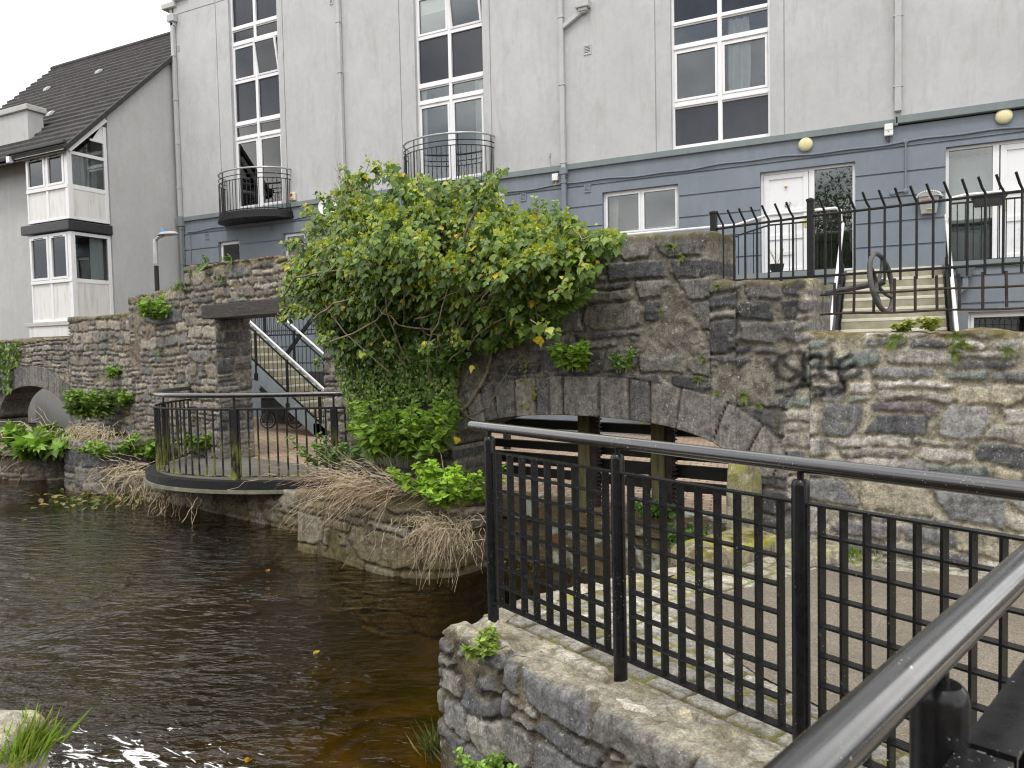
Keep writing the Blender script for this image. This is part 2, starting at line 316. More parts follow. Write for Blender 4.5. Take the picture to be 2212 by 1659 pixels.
# ------------------------------------------------------------------ objects
def props(o, label=None, cat=None, group=None, kind=None):
    for k, v in (('label', label), ('category', cat), ('group', group), ('kind', kind)):
        if v: o[k] = v
    return o
def thing(name, label, cat, loc, group=None):
    o = bpy.data.objects.new(name, None); o.empty_display_size = .2; COL.objects.link(o); o.location = loc
    o['_loc'] = [float(q) for q in loc]; return props(o, label, cat, group)
def link_mesh(name, me, mat, parent=None, base=None):
    o = bpy.data.objects.new(name, me); me.materials.append(M[mat] if isinstance(mat, str) else mat); COL.objects.link(o)
    if parent is not None:
        b = np.array(parent['_loc']); o.parent = parent; o['_loc'] = list(parent['_loc'])
    else:
        b = np.array(base if base is not None else (0, 0, 0), float); o.location = b; o['_loc'] = [float(q) for q in b]
    me.transform(Matrix.Translation(-Vector([float(q) for q in b])))
    return o
class MB:
    def __init__(s, T=None): s.v = []; s.f = []; s.T = T
    def add(s, vs, fs):
        b = len(s.v)
        for p in vs: s.v.append(tuple(s.T(*p)) if s.T else tuple(p))
        s.f += [tuple(b+i for i in q) for q in fs]; return s
    def box(s, x0, x1, y0, y1, z0, z1):
        return s.add([(x, y, z) for x in (x0, x1) for y in (y0, y1) for z in (z0, z1)],
                     [(0, 1, 3, 2), (4, 6, 7, 5), (0, 4, 5, 1), (2, 3, 7, 6), (0, 2, 6, 4), (1, 5, 7, 3)])
    def obox(s, a, b, w, h, up=(0, 0, 1)):           # bar from a to b, w across, h along up
        a = np.array(a, float); b = np.array(b, float); d = b-a; d /= np.linalg.norm(d); u = np.array(up, float)
        sd = np.cross(d, u); sd /= np.linalg.norm(sd); u = np.cross(sd, d)
        vs = [p+i*sd*w/2+j*u*h/2 for p in (a, b) for i in (-1, 1) for j in (-1, 1)]
        return s.add(vs, [(0, 1, 3, 2), (4, 6, 7, 5), (0, 4, 5, 1), (2, 3, 7, 6), (0, 2, 6, 4), (1, 5, 7, 3)])
    def tube(s, pts, r, seg=8, cap=True):
        P = [np.array(p, float) for p in pts]; n = len(P); rs = r if hasattr(r, '__len__') else [r]*n
        ref = None; vs = []; fs = []
        for i in range(n):
            d = P[min(i+1, n-1)]-P[max(i-1, 0)]; d = d/(np.linalg.norm(d)+1e-9)
            if ref is None: ref = np.array([0, 0, 1.]) if abs(d[2]) < .9 else np.array([1., 0, 0])
            a = ref-d*(ref @ d); a /= np.linalg.norm(a)+1e-9; ref = a; b = np.cross(d, a)
            vs += [P[i]+rs[i]*(math.cos(2*math.pi*k/seg)*a+math.sin(2*math.pi*k/seg)*b) for k in range(seg)]
        for i in range(n-1):
            for k in range(seg):
                k2 = (k+1) % seg; fs.append((i*seg+k, i*seg+k2, (i+1)*seg+k2, (i+1)*seg+k))
        if cap: fs += [tuple(range(seg))[::-1], tuple((n-1)*seg+k for k in range(seg))]
        return s.add(vs, fs)
    def lathe(s, c, prof, seg=20, axis=(0, 0, 1)):
        ax = np.array(axis, float); ax /= np.linalg.norm(ax); a = np.cross(ax, (1, 0, 0) if abs(ax[0]) < .8 else (0, 1, 0)); a /= np.linalg.norm(a); b = np.cross(ax, a)
        c = np.array(c, float); vs = []; fs = []
        for r, h in prof: vs += [c+ax*h+r*(math.cos(2*math.pi*k/seg)*a+math.sin(2*math.pi*k/seg)*b) for k in range(seg)]
        for i in range(len(prof)-1):
            for k in range(seg):
                k2 = (k+1) % seg; fs.append((i*seg+k, i*seg+k2, (i+1)*seg+k2, (i+1)*seg+k))
        fs += [tuple(range(seg))[::-1], tuple((len(prof)-1)*seg+k for k in range(seg))]
        return s.add(vs, fs)
    def prism(s, poly, z0, z1):                       # polygon in x, y
        n = len(poly); vs = [(x, y, z0) for x, y in poly]+[(x, y, z1) for x, y in poly]
        return s.add(vs, [tuple(range(n))[::-1], tuple(range(n, 2*n))]+[(i, (i+1) % n, n+(i+1) % n, n+i) for i in range(n)])
    def mesh(s, name, smooth=False):
        me = bpy.data.meshes.new(name); me.from_pydata([tuple(float(c) for c in p) for p in s.v], [], s.f); me.update()
        import bmesh
        bm = bmesh.new(); bm.from_mesh(me); bmesh.ops.recalc_face_normals(bm, faces=bm.faces); bm.to_mesh(me); bm.free()
        if smooth:
            me.shade_smooth()
            try: me.set_sharp_from_angle(angle=R(40))
            except Exception: pass
        return me
    def build(s, name, mat, parent=None, base=None, smooth=False, bevel=0):
        o = link_mesh(name, s.mesh(name, smooth), mat, parent, base)
        if bevel:
            b = o.modifiers.new('bevel', 'BEVEL'); b.width = bevel; b.segments = 2; b.limit_method = 'ANGLE'; b.angle_limit = R(40)
        return o
def npmesh(name, V, Q, attrs={}, smooth=True):
    V = np.asarray(V, np.float32); Q = np.asarray(Q, np.int32); me = bpy.data.meshes.new(name); k = Q.shape[1]
    me.vertices.add(len(V)); me.vertices.foreach_set('co', V.ravel()); me.loops.add(Q.size); me.loops.foreach_set('vertex_index', Q.ravel())
    me.polygons.add(len(Q)); me.polygons.foreach_set('loop_start', np.arange(0, Q.size, k, dtype=np.int32))
    me.polygons.foreach_set('use_smooth', np.full(len(Q), smooth)); me.update(calc_edges=True)
    for nm, a in attrs.items():
        a = np.asarray(a, np.float32)
        if a.ndim == 2:
            at_ = me.color_attributes.new(nm, 'FLOAT_COLOR', 'POINT'); at_.data.foreach_set('color', np.c_[a, np.ones(len(a))].astype(np.float32).ravel())
        else:
            at_ = me.attributes.new(nm, 'FLOAT', 'POINT'); at_.data.foreach_set('value', a)
    return me
def copy_tree(o, loc=None, parent=None, **kw):
    c = o.copy(); COL.objects.link(c)
    if parent is not None: c.parent = parent
    for ch in list(o.children): copy_tree(ch, parent=c)
    if loc is not None: c.location = loc; c['_loc'] = [float(q) for q in loc]
    props(c, **kw); return c
def text_part(s, size, T, name, mat, parent):         # lettering as a flat mesh, T maps (x, up) to the place
    cu_ = bpy.data.curves.new(name, 'FONT'); cu_.body = s; cu_.size = size; cu_.extrude = .002
    to = bpy.data.objects.new(name, cu_); me = bpy.data.meshes.new_from_object(to); bpy.data.objects.remove(to)
    for v in me.vertices: v.co = Vector([float(q) for q in T(v.co.x, v.co.y, v.co.z)])
    return link_mesh(name, me, mat, parent)
# ------------------------------------------------------------------ stone walls
PAL = {
 'L': [(.2, .195, .185), (.14, .138, .138), (.25, .235, .22), (.18, .168, .155), (.28, .255, .22), (.12, .12, .125), (.23, .2, .17)],
 'C': [(.07, .072, .08), (.09, .09, .096), (.125, .123, .123), (.055, .057, .064), (.16, .155, .148), (.19, .182, .168), (.08, .08, .088)],
 'R': [(.25, .25, .262), (.17, .175, .187), (.36, .345, .325), (.17, .195, .187), (.26, .25, .235), (.42, .405, .39), (.19, .178, .195), (.11, .112, .125), (.33, .3, .24)],
 'Q': [(.14, .142, .15), (.2, .2, .205), (.11, .112, .12), (.27, .26, .24), (.17, .165, .155), (.23, .225, .22)],
 'T': [(.36, .34, .29), (.44, .42, .36), (.3, .29, .26), (.5, .48, .42), (.26, .24, .2)],
 'B': [(.15, .125, .085), (.19, .165, .125), (.12, .105, .075), (.22, .2, .165), (.17, .14, .09)],
 'V': [(.15, .145, .145), (.19, .18, .172), (.125, .122, .125), (.23, .215, .195), (.17, .162, .158)],
}
STY = {      # course heights, stone lengths, joint, protrusion, mortar colour, raggedness
 'L': ((.08, .27), (.14, .6), .013, .03, (.17, .145, .115), .02),
 'C': ((.15, .3), (.28, .66), .016, .02, (.16, .15, .13), .016),
 'R': ((.08, .26), (.16, .52), .016, .013, (.3, .28, .225), .018),
 'Q': ((.13, .32), (.22, .52), .012, .018, (.11, .095, .07), .022),
 'T': ((.14, .3), (.22, .5), .012, .015, (.3, .27, .21), .02),
 'B': ((.2, .4), (.4, .9), .014, .022, (.1, .085, .055), .018),
}
SM = {'L': .27, 'C': .25, 'R': .27, 'Q': .26, 'T': .1, 'B': .12}
def courses(style, lo, hi, s0, s1, seed):
    r = np.random.default_rng(seed); (h0, h1), (l0, l1) = STY[style][:2]; zs = [lo]; br = []
    while zs[-1] < hi:
        h = h0+(h1-h0)*r.random()**1.2; zs.append(zs[-1]+h); b = [s0-r.random()*l1]
        while b[-1] < s1+l1: b.append(b[-1]+(l0+(l1-l0)*r.random()**1.3)*(.7+.6*h/h1))
        br.append(np.array(b))
    return np.array(zs), br
def rubble(s, z, style, seed):
    s = np.asarray(s, float); z = np.asarray(z, float); gap, pro, mc, rag = STY[style][2:6]
    wz = z+.045*vn(s*1.3, z*1.1, 3.3, seed)+.02*vn(s*4.1, z*2.5, 7.3, seed); ws = s+.03*vn(s*2.2, z*5.0, 1.7, seed+5)
    zs, br = courses(style, z.min()-.5, z.max()+.5, s.min()-1, s.max()+1, seed)
    ci = np.clip(np.searchsorted(zs, wz)-1, 0, len(br)-1); z0 = zs[ci]; z1 = zs[ci+1]
    a = np.zeros_like(s); b = np.zeros_like(s); sid = np.zeros(len(s), np.int64)
    for c in np.unique(ci):
        m = ci == c; j = np.clip(np.searchsorted(br[c], ws[m])-1, 0, len(br[c])-2); a[m] = br[c][j]; b[m] = br[c][j+1]; sid[m] = c*997+j
    hh = _h(sid, sid*7, sid*3, seed); sp = (hh < .3) & (z1-z0 > .13)      # some stones give way to two thin ones
    zm = z0+(z1-z0)*(.35+.3*_h(sid, sid, sid*5, seed+1)); up = sp & (wz > zm)
    z1 = np.where(sp & ~up, zm, z1); z0 = np.where(up, zm, z0); sid = sid*2+up
    tl = (_h(sid, sid*2, sid, seed+9)-.5)*.5                          # leaning vertical joints
    q = (wz-(z0+z1)/2); ws2 = ws+q*tl*np.clip((b-a)/.4, .3, 1)
    hx, hz = (b-a)/2-gap*.5, (z1-z0)/2-gap*.5; r = np.minimum(np.minimum(hx, hz)*.35, .02)
    px, pz = np.abs(ws2-(a+b)/2)-hx+r, np.abs(q)-hz+r
    d = np.hypot(np.maximum(px, 0), np.maximum(pz, 0))+np.minimum(np.maximum(px, pz), 0)-r
    for qq in range(3):                                               # knocked-off corners make the outlines angular
        an = 6.283*_h(sid, sid*(qq+2), sid*7, seed+20+qq); ca_, sa_ = np.cos(an), np.sin(an)
        lim = (np.abs(ca_)*hx+np.abs(sa_)*hz)*(.66+.34*_h(sid*3, sid, sid*(qq+5), seed+23)); d = np.maximum(d, (ws2-(a+b)/2)*ca_+q*sa_-lim)
    d = d+rag*1.5*fbm(s*9, z*11, sid*1.7, seed+2, 4)+rag*.5*vn(s*45, z*45, 0, seed+3)
    ins = np.clip(-d/.009, 0, 1)
    smear = np.clip((fbm(s*2.1, z*2.6, 4.4, seed+30, 5)-SM[style])/.05, 0, 1); ins = ins*(1-smear)          # mortar spread over the stones
    k1 = _h(sid, sid*3, sid*11, seed+4); k2 = _h(sid*5, sid, sid*2, seed+6); k3 = _h(sid*3, sid*9, sid, seed+8)
    face = (k1-.5)*.8+((ws-(a+b)/2)/(b-a+.01))*(k2-.5)*1.1+(q/(z1-z0+.01))*(k3-.5)*1.1
    fr = fbm(s*7, z*9, sid*2.3, seed+7, 4); st = np.floor((z*14+s*3*(k2-.5)+fr*1.5))  # cleft faces
    h = ins*pro*(1+.5*face)+ins*.009*fr+ins*.009*_h(st.astype(np.int64), sid, sid, 3)+(1-ins)*(.016*fbm(s*14, z*14, 0, seed+12, 4)-.006+.5*pro*np.clip(smear, 0, 1))
    P = np.array(PAL[style]); col = P[np.minimum((k3*len(P)).astype(int), len(P)-1)]*(.82+.36*k1)[:, None]
    mcol = np.array(mc)*(1+.7*fbm(s*9, z*9, 0, seed+13, 4))[:, None]
    col = col*ins[:, None]+mcol*(1-ins)[:, None]
    return h, col, 1-ins

class Arch:            # flat-topped (basket) arch with a ring of long voussoirs
    def __init__(s, sc_, zs, a, b, t, p=2.3, nv=19, seed=5): s.c, s.zs, s.a, s.b, s.t, s.p, s.nv, s.seed = sc_, zs, a, b, t, p, nv, seed
    def zin(s, x): return s.zs+s.b*np.maximum(0, 1-np.abs((x-s.c)/s.a)**s.p)**(1/s.p)
    def zout(s, x): return s.zs+(s.b+s.t)*np.maximum(0, 1-np.abs((x-s.c)/(s.a+s.t*1.15))**s.p)**(1/s.p)
    def layout(s, x, z):
        u = (x-s.c); v = np.maximum(z-s.zs, 0)
        f1 = (np.abs(u/s.a)**s.p+(v/s.b)**s.p)**(1/s.p); f2 = (np.abs(u/(s.a+s.t*1.15))**s.p+(v/(s.b+s.t))**s.p)**(1/s.p)
        inside = (f2 <= 1) & (f1 >= .93) & (z > s.zs-.02)
        w = u/s.a; fan = np.sign(w)*np.maximum(np.abs(w)-.45, 0)**1.25*1.0
        xx = u-(v-s.b)*fan                                          # joints lean outwards towards the springings
        r = np.random.default_rng(s.seed); L = 2*(s.a+s.t)+.8; cuts = [-L/2]
        while cuts[-1] < L/2: cuts.append(cuts[-1]+L/s.nv*(.55+.9*r.random()))
        cuts = np.array(cuts); i = np.clip(np.searchsorted(cuts, xx)-1, 0, len(cuts)-2)
        e = np.minimum(xx-cuts[i], cuts[i+1]-xx); rr = (1-f2)/(1-np.minimum(f1, .999)+1e-6)
        e = np.minimum(e, np.clip((1-f2)*(s.a+s.t)*.6, 0, 1)+.004)+.006*fbm(x*22, z*22, 0, s.seed, 3)
        ins = np.clip((e-.002)/.012, 0, 1); i = i.astype(np.int64); k = _h(i, i*3, i*7, s.seed); k2 = _h(i*5, i, i*2, s.seed)
        P = np.array(PAL['V']); col = P[np.minimum((k*len(P)).astype(int), len(P)-1)]*(.85+.3*k2)[:, None]
        h = ins*(.03+.016*(k2-.5)+.01*fbm(x*10, z*7, i*3.1, s.seed+2, 4))-.01*(1-ins)
        col = col*ins[:, None]+np.array((.07, .062, .05))*(1-ins)[:, None]
        return inside, h, col, 1-ins

ARCH = Arch(-2.94, .47, 1.6, .42, .385, 2.25, 17, 5)
ARCL = Arch(-18.25, .1, 1.95, .84, .47, 2.1, 17, 9)
# the scrawl sprayed on the wall (strokes in wall metres)
def _gs(pts): return np.array([(at(2950*.5486+x*.3024, 1350*.5486+y*.3024, n=.42)-O) for x, y in pts])
GS = []
for st in [[(300, 70), (215, 110), (190, 180), (205, 240), (290, 270), (380, 215)], [(215, 100), (270, 165), (340, 210), (395, 260)], [(395, 80), (405, 265)],
           [(405, 130), (450, 95), (505, 90), (520, 130), (505, 200), (555, 250)], [(430, 250), (490, 235), (560, 245)], [(590, 70), (580, 185), (640, 185)],
           [(730, 90), (650, 130), (630, 170), (660, 210), (720, 170), (765, 150)], [(640, 190), (675, 290), (680, 340)], [(670, 250), (740, 240), (800, 215)],
           [(195, 345), (260, 350), (330, 320), (440, 300)], [(445, 330), (500, 320), (560, 335), (540, 370), (480, 375)], [(560, 340), (640, 320), (660, 350), (600, 365)]]:
    g = _gs(st); GS.append(np.c_[g @ U, g[:, 2]])
def spray(s, z):
    d = np.full(len(s), 9.)
    m = (s > -1.3) & (s < 0) & (z > .9) & (z < 1.7)
    if not m.any(): return d
    x = np.c_[s[m], z[m]]; dd = d[m]
    for g in GS:
        for p, q in zip(g[:-1], g[1:]):
            t = np.clip(((x-p) @ (q-p))/((q-p) @ (q-p)), 0, 1); dd = np.minimum(dd, np.hypot(*(x-p-t[:, None]*(q-p)).T))
    d[m] = dd; return d

YELLOW = []
def wall_mesh(name, parent, s0, s1, zb, zt, pos, layout, ds=.016, thick=.6, ncol=None, capcol=None):
    """one masonry body: columns from zb(s) to zt(s); pos(s, h, z) -> world; layout(s, z) -> height, colour, mortar, moss"""
    n = max(2, int((s1-s0)/ds)+1) if ncol is None else ncol; S = np.linspace(s0, s1, n)
    B = zb(S) if callable(zb) else np.full(n, float(zb)); T = zt(S) if callable(zt) else np.full(n, float(zt))
    m = max(2, int(np.max(T-B)/ds)+1); t = np.linspace(0, 1, m)
    Sg = np.repeat(S, m); Zg = (B[:, None]+(T-B)[:, None]*t).ravel()
    h, col, mor, moss = layout(Sg, Zg)
    tp = np.tile(t, n); edge = np.clip((T[:, None]-Zg.reshape(n, m))/.05, 0, 1).ravel()
    h = h-.016*(1-edge)**3                                    # worn arris along the top
    V = pos(Sg, h, Zg); idx = np.arange(n*m).reshape(n, m)
    Q = np.stack([idx[:-1, :-1], idx[1:, :-1], idx[1:, 1:], idx[:-1, 1:]], -1).reshape(-1, 4)
    # close top, bottom and ends
    per = np.concatenate([idx[:, 0], idx[-1, 1:], idx[::-1, -1][1:], idx[0, ::-1][1:-1]])
    Vs = [V]; Qs = [Q]; cs = [col]; ms = [mor]; mo = [moss]; base = n*m; prev = per; k = len(per)
    steps = 4
    for j in range(1, steps+1):
        d = thick*j/steps; sp, zp = Sg[per], Zg[per]
        rough = .02*fbm(sp*6, zp*6, d*7, 31, 3) if j < steps else 0*sp
        top = np.zeros(n*m, bool); top[idx[:, -1]] = True; zp2 = zp+np.where(top[per], rough*1.6+(.015 if j < steps else 0), rough*.6)
        Vs.append(pos(sp, -d+0*sp, zp2)); cs.append(col[per]*.9 if capcol is None else np.where(top[per][:, None], np.array(capcol)*(1+.5*fbm(sp*9, d*9+0*sp, 0, 41, 3))[:, None], col[per])); ms.append(mor[per]); mo.append(np.where(top[per], 1. if capcol is None else .3, moss[per]))
        cur = base+np.arange(k); Qs.append(np.stack([prev, cur, np.roll(cur, -1), np.roll(prev, -1)], -1)); prev = cur; base += k
    me = npmesh(name, np.concatenate(Vs), np.concatenate(Qs), {'col': np.concatenate(cs), 'mor': np.concatenate(ms), 'moss': np.concatenate(mo), 'yel': np.full(base, 0.)})
    return link_mesh(name, me, 'stone', parent)

def lay(style, seed, arch=None, zmoss=None, mossw=.22, blend=None, paint=False, wet=None):
    def f(s, z):
        h, col, mor = rubble(s, z, style, seed)
        if blend is not None:                                  # another kind of walling takes over along the wall
            st2, sd2, x0, x1 = blend; h2, c2, m2 = rubble(s, z, st2, sd2)
            w = ((s+.12*vn(z*3, 0*s, 0, 77)) > (x0+x1)/2)*1.
            h = h*(1-w)+h2*w; col = col*(1-w)[:, None]+c2*w[:, None]; mor = mor*(1-w)+m2*w
        if arch is not None:
            i, ah, ac, am = arch.layout(s, z); h = np.where(i, ah, h); col = np.where(i[:, None], ac, col); mor = np.where(i, am, mor)
        moss = np.zeros(len(s)) if zmoss is None else np.clip(1-((zmoss(s) if callable(zmoss) else zmoss)-z)/mossw, 0, 1)
        if wet is not None:
            w = np.clip((wet-z)/.4, 0, 1)*(.6+.4*vn(s*3, z*3, 0, 3)); moss = np.maximum(moss, np.clip(w, 0, 1)*.9)
        if paint:
            d = spray(s, z); k = np.clip(1-(d-.013)/.02, 0, 1)*(.85+.2*vn(s*40, z*40, 0, 8)); moss = np.where(k > .02, -k, moss)
        return h, col, mor, moss
    return f
def wpos(n): return lambda s, h, z: O+s[:, None]*U+(n-h)[:, None]*N+np.c_[0*z, 0*z, z]
def stepf(pts, seed, amp=.03):
    P = np.array(pts)
    return lambda s: np.interp(s, P[:, 0], P[:, 1])+amp*fbm(s*5, 0*s, 0, seed, 3)+amp*.7*(np.floor(vn(s*2.6, 0*s, 0, seed+3)*2)/2)

WL, WR = 1.4, .42
wall = thing('stone_wall', 'long ruined mill wall of dark rubble stone with two arches, a doorway and stepped top', 'wall', W(-8, WL, -.3))
tL = [stepf([(-27, 2.02), (-16.2, 2.0)], 1), stepf([(-16.2, 2.41), (-13.6, 2.38)], 2), stepf([(-13.6, 2.7), (-11.6, 2.75)], 3), stepf([(-11.6, 3.09), (-8.3, 3.06), (-6.2, 3.1)], 4)]
tl = lambda i: lay('L', 21, ARCL, tL[i], .14)
aL0, aL1 = ARCL.c-ARCL.a, ARCL.c+ARCL.a
wall_mesh('masonry', wall, -27, aL0, -1.1, tL[0], wpos(WL), tl(0), .026)
wall_mesh('masonry', wall, aL0, aL1, ARCL.zin, tL[0], wpos(WL), tl(0), .024)
wall_mesh('masonry', wall, aL1+.001, -16.2, -1.1, tL[0], wpos(WL), tl(0), .024)
wall_mesh('masonry', wall, -16.199, -13.6, -1.1, tL[1], wpos(WL), tl(1), .024)
wall_mesh('masonry', wall, -13.599, -11.6, -1.1, tL[2], wpos(WL), tl(2), .024)
wall_mesh('masonry', wall, -11.599, -10.7, -1.1, tL[3], wpos(WL), tl(3), .022)
wall_mesh('masonry', wall, -10.699, -7.92, 2.4, tL[3], wpos(WL), tl(3), .022)
wall_mesh('masonry', wall, -7.919, -6.05, -1.1, tL[3], wpos(WL), tl(3), .022)
wall_mesh('jamb', wall, -.02, .62, -.35, 2.17, lambda d, h, z: O+(-10.69+h)[:, None]*U+(WL+d)[:, None]*N+np.c_[0*z, 0*z, z], lay('C', 23), .02, .1)
bm = MB(lambda s, n, z: W(s, n, z)); bm.box(-11.05, -7.4, WL-.06, WL+.5, 2.165, 2.4); bm.build('lintel', 'timber', wall, bevel=.015)
tR = [stepf([(-6.3, 2.95), (-5, 2.92), (-2.44, 2.58), (-1.57, 2.5)], 6), stepf([(-1.57, 2.12), (-1.3, 2.1), (-.74, 2.04)], 7), stepf([(-.74, 1.63), (1.5, 1.57), (4, 1.5)], 8, .018)]
aR0, aR1 = ARCH.c-ARCH.a, ARCH.c+ARCH.a
lr = lambda i: lay('C', 33, ARCH, tR[i], .07, ('R', 45, -.95, -.75), True, None if i < 2 else None)
wall_mesh('masonry', wall, -6.3, aR0, -.95, tR[0], wpos(WR), lr(0), .018)
wall_mesh('masonry', wall, aR0+.001, -1.57, ARCH.zin, tR[0], wpos(WR), lr(0), .0155)
wall_mesh('masonry', wall, -1.569, aR1, ARCH.zin, tR[1], wpos(WR), lr(1), .0155)
wall_mesh('masonry', wall, aR1+.001, -.74, -.95, tR[1], wpos(WR), lr(1), .0155)
wall_mesh('masonry', wall, -.739, 3.2, -.4, tR[2], wpos(WR), lr(2), .0155)

# ------------------------------------------------------------------ banks, piers and the quay
ZW = -.85
class Path:
    def __init__(s, pts, sm=2):
        P = np.array(pts, float)
        for _ in range(sm):
            P = np.concatenate([P[:1]]+[np.array([.75*a+.25*b, .25*a+.75*b]) for a, b in zip(P[:-1], P[1:])]+[P[-1:]])
        s.P = P; s.L = np.concatenate([[0], np.cumsum(np.hypot(*np.diff(P, axis=0).T))])
        d = np.gradient(P, axis=0); d /= np.linalg.norm(d, axis=1)[:, None]; s.n = np.c_[d[:, 1], -d[:, 0]]     # right-hand side = outwards
    def __call__(s, t): return np.c_[np.interp(t, s.L, s.P[:, 0]), np.interp(t, s.L, s.P[:, 1])]
    def nrm(s, t):
        n = np.c_[np.interp(t, s.L, s.n[:, 0]), np.interp(t, s.L, s.n[:, 1])]; return n/np.linalg.norm(n, axis=1)[:, None]
    def pos(s, batter=0.):
        def f(t, h, z):
            p = s(t)+s.nrm(t)*(h-batter*z)[:, None]; return np.c_[p, z]
        return f
def pdist(poly, q):
    P = np.array(poly, float); d = np.full(len(q), 1e9)
    for a, b in zip(P, np.roll(P, -1, 0)):
        t = np.clip(((q-a) @ (b-a))/((b-a) @ (b-a)), 0, 1); d = np.minimum(d, np.hypot(*(q-a-t[:, None]*(b-a)).T))
    return d
def cap_sheet(name, parent, poly, z, layout, ds=.03, mat='stone', amp=1., dip=0., yel=0.):
    """rough top surface over a footprint polygon (x, y)"""
    P = np.array(poly); x0, y0 = P.min(0); x1, y1 = P.max(0); X = np.arange(x0, x1+ds, ds); Y = np.arange(y0, y1+ds, ds)
    gx, gy = np.meshgrid(X, Y, indexing='ij'); q = np.c_[gx.ravel(), gy.ravel()]; ins = np.zeros(len(q), bool); j = len(P)-1
    for i in range(len(P)):
        c = ((P[i, 1] > q[:, 1]) != (P[j, 1] > q[:, 1])) & (q[:, 0] < (P[j, 0]-P[i, 0])*(q[:, 1]-P[i, 1])/(P[j, 1]-P[i, 1]+1e-12)+P[i, 0]); ins ^= c; j = i
    h, col, mor, moss = layout(q[:, 0], q[:, 1]); h = h-dip*(1-np.clip(pdist(poly, q)/.05, 0, 1)); zz = (z(q[:, 0], q[:, 1]) if callable(z) else z)+h*amp
    idx = np.arange(len(q)).reshape(gx.shape); a = np.stack([idx[:-1, :-1], idx[1:, :-1], idx[1:, 1:], idx[:-1, 1:]], -1).reshape(-1, 4)
    a = a[ins[a].all(1)]; used = np.unique(a); re = np.zeros(len(q), int); re[used] = np.arange(len(used))
    me = npmesh(name, np.c_[q, zz][used], re[a], {'col': col[used], 'mor': mor[used], 'moss': moss[used], 'yel': np.full(len(used), yel)})
    return link_mesh(name, me, mat, parent)

def pathbody(name, label, cat, pts, ztop, style, seed, ds, thick=.5, batter=.0, zmoss=None, wet=None, zbot=-1.6, capfn=None, sm=2):
    p = Path(pts, sm); t = thing(name, label, cat, (*p(np.array([p.L[-1]/2]))[0], ZW))
    zt = ztop if callable(ztop) else (lambda s: ztop+.02*fbm(s*5, 0*s, 0, seed, 3))
    wall_mesh('face', t, 0, p.L[-1], zbot, zt, p.pos(batter), lay(style, seed, None, zmoss, .2, wet=wet), ds, thick)
    return t, p
# left of the door: low bank wall below the platform
bank, pb = pathbody('bank_wall', 'low stained concrete bank wall under the round platform at the waterline', 'wall',
    [(-13.2, 9.6), (-12.6, 9.0), (-11.2, 8.7), (-9.4, 8.34), (-7.3, 7.86), (-6.3, 7.66)], lambda s: np.interp(s, [0, 1, 2, 4], [-.3, -.45, -.5, -.32])+.02*fbm(s*5, 0*s, 0, 3, 3), 'B', 61, .03, .9, wet=-.55)
pier, pp = pathbody('stone_pier', 'rounded stone pier with mossy orange brown waterline left of the middle arch', 'pier',
    [(-6.15, 8.0), (-6.5, 7.5), (-6.6, 7.17), (-6.45, 7.12), (-6.18, 7.08), (-5.6, 6.9), (-4.98, 6.68), (-4.5, 6.74), (-4.2, 6.95), (-4.12, 7.6)],
    lambda s: np.interp(s, [0, 1, 2.2, 3.2, 4.2], [-.3, -.3, -.12, -.12, -.25])+.02*fbm(s*5, 0*s, 0, 4, 3), 'B', 67, .018, .45, .05, wet=-.38)
def soil_lay(x, y): return .05*fbm(x*4, y*4, 0, 3, 4), np.tile(np.array((.06, .045, .03)), (len(x), 1))*(1+.5*fbm(x*9, y*9, 0, 5, 3))[:, None], np.ones(len(x)), .8+0*x
cap_sheet('earth_top', pier, [(-6.5, 7.3), (-6.3, 7.15), (-5, 6.78), (-4.4, 6.9), (-4.15, 7.4), (-4.3, 7.75), (-6.1, 8.1)], lambda x, y: -.2+.14*(y-6.8)/1., soil_lay)
cut, pc = pathbody('stone_cutwater', 'stubby round ended stone cutwater topped with grass beside the far left arch', 'pier',
    [(-13.9, 10.2), (-14.0, 9.3), (-13.85, 8.9), (-13.45, 8.72), (-12.9, 8.68), (-12.3, 8.8), (-12.0, 9.15), (-11.95, 9.9)], .08, 'C', 71, .022, .5, .03, wet=-.62)
cap_sheet('earth_top', cut, [(-13.85, 9.5), (-13.7, 9.0), (-13.2, 8.82), (-12.6, 8.82), (-12.1, 9.2), (-12.05, 9.7), (-13.6, 10.0)], .06, soil_lay)
ledge, pl = pathbody('bank_ledge', 'rough earthy stone ledge at the water under the far left arch', 'wall',
    [(-19.5, 9.2), (-17.5, 9.1), (-16.2, 9.1), (-15.3, 9.2), (-14.6, 9.75), (-14.2, 10.4)], -.35, 'L', 73, .03, .9, wet=-.6)
cap_sheet('earth_top', ledge, [(-19.5, 9.3), (-16.2, 9.2), (-15.3, 9.3), (-14.6, 9.9), (-14.3, 10.6), (-19.5, 11)], -.36, soil_lay)

# near quay
QD = np.array([.8944, -.4472]); QN = np.array([-.4472, -.8944])    # along the rail, out over the water
Q0 = np.array([-2.37, 3.68])
def qp(a, o): return tuple(Q0+a*QD+o*QN)
quay = thing('quay_wall', 'near quay wall of rough grey limestone under the black grid railing', 'wall', (*qp(1.2, 0), ZW))
p1 = Path([qp(-.02, -3.2), qp(-.1, -2.6), (-1.5, 5.55), (-1.93, 5.0), (-2.3, 4.3), qp(.0, -.22), qp(.0, -.1), qp(.02, -.02), qp(.08, 0), qp(.52, .02), qp(.56, -.02), qp(.57, -.12)], 1)
wall_mesh('face', quay, 0, p1.L[-1], -1.6, lambda s: np.interp(s, [0, 3.0, 3.3, 9], [-.1, -.095, -.035, -.03])+.007*fbm(s*7, 0*s, 0, 9, 3), p1.pos(.05), lay('Q', 83, None, None, wet=-.6), .011, .16, None, (.4, .37, .3))
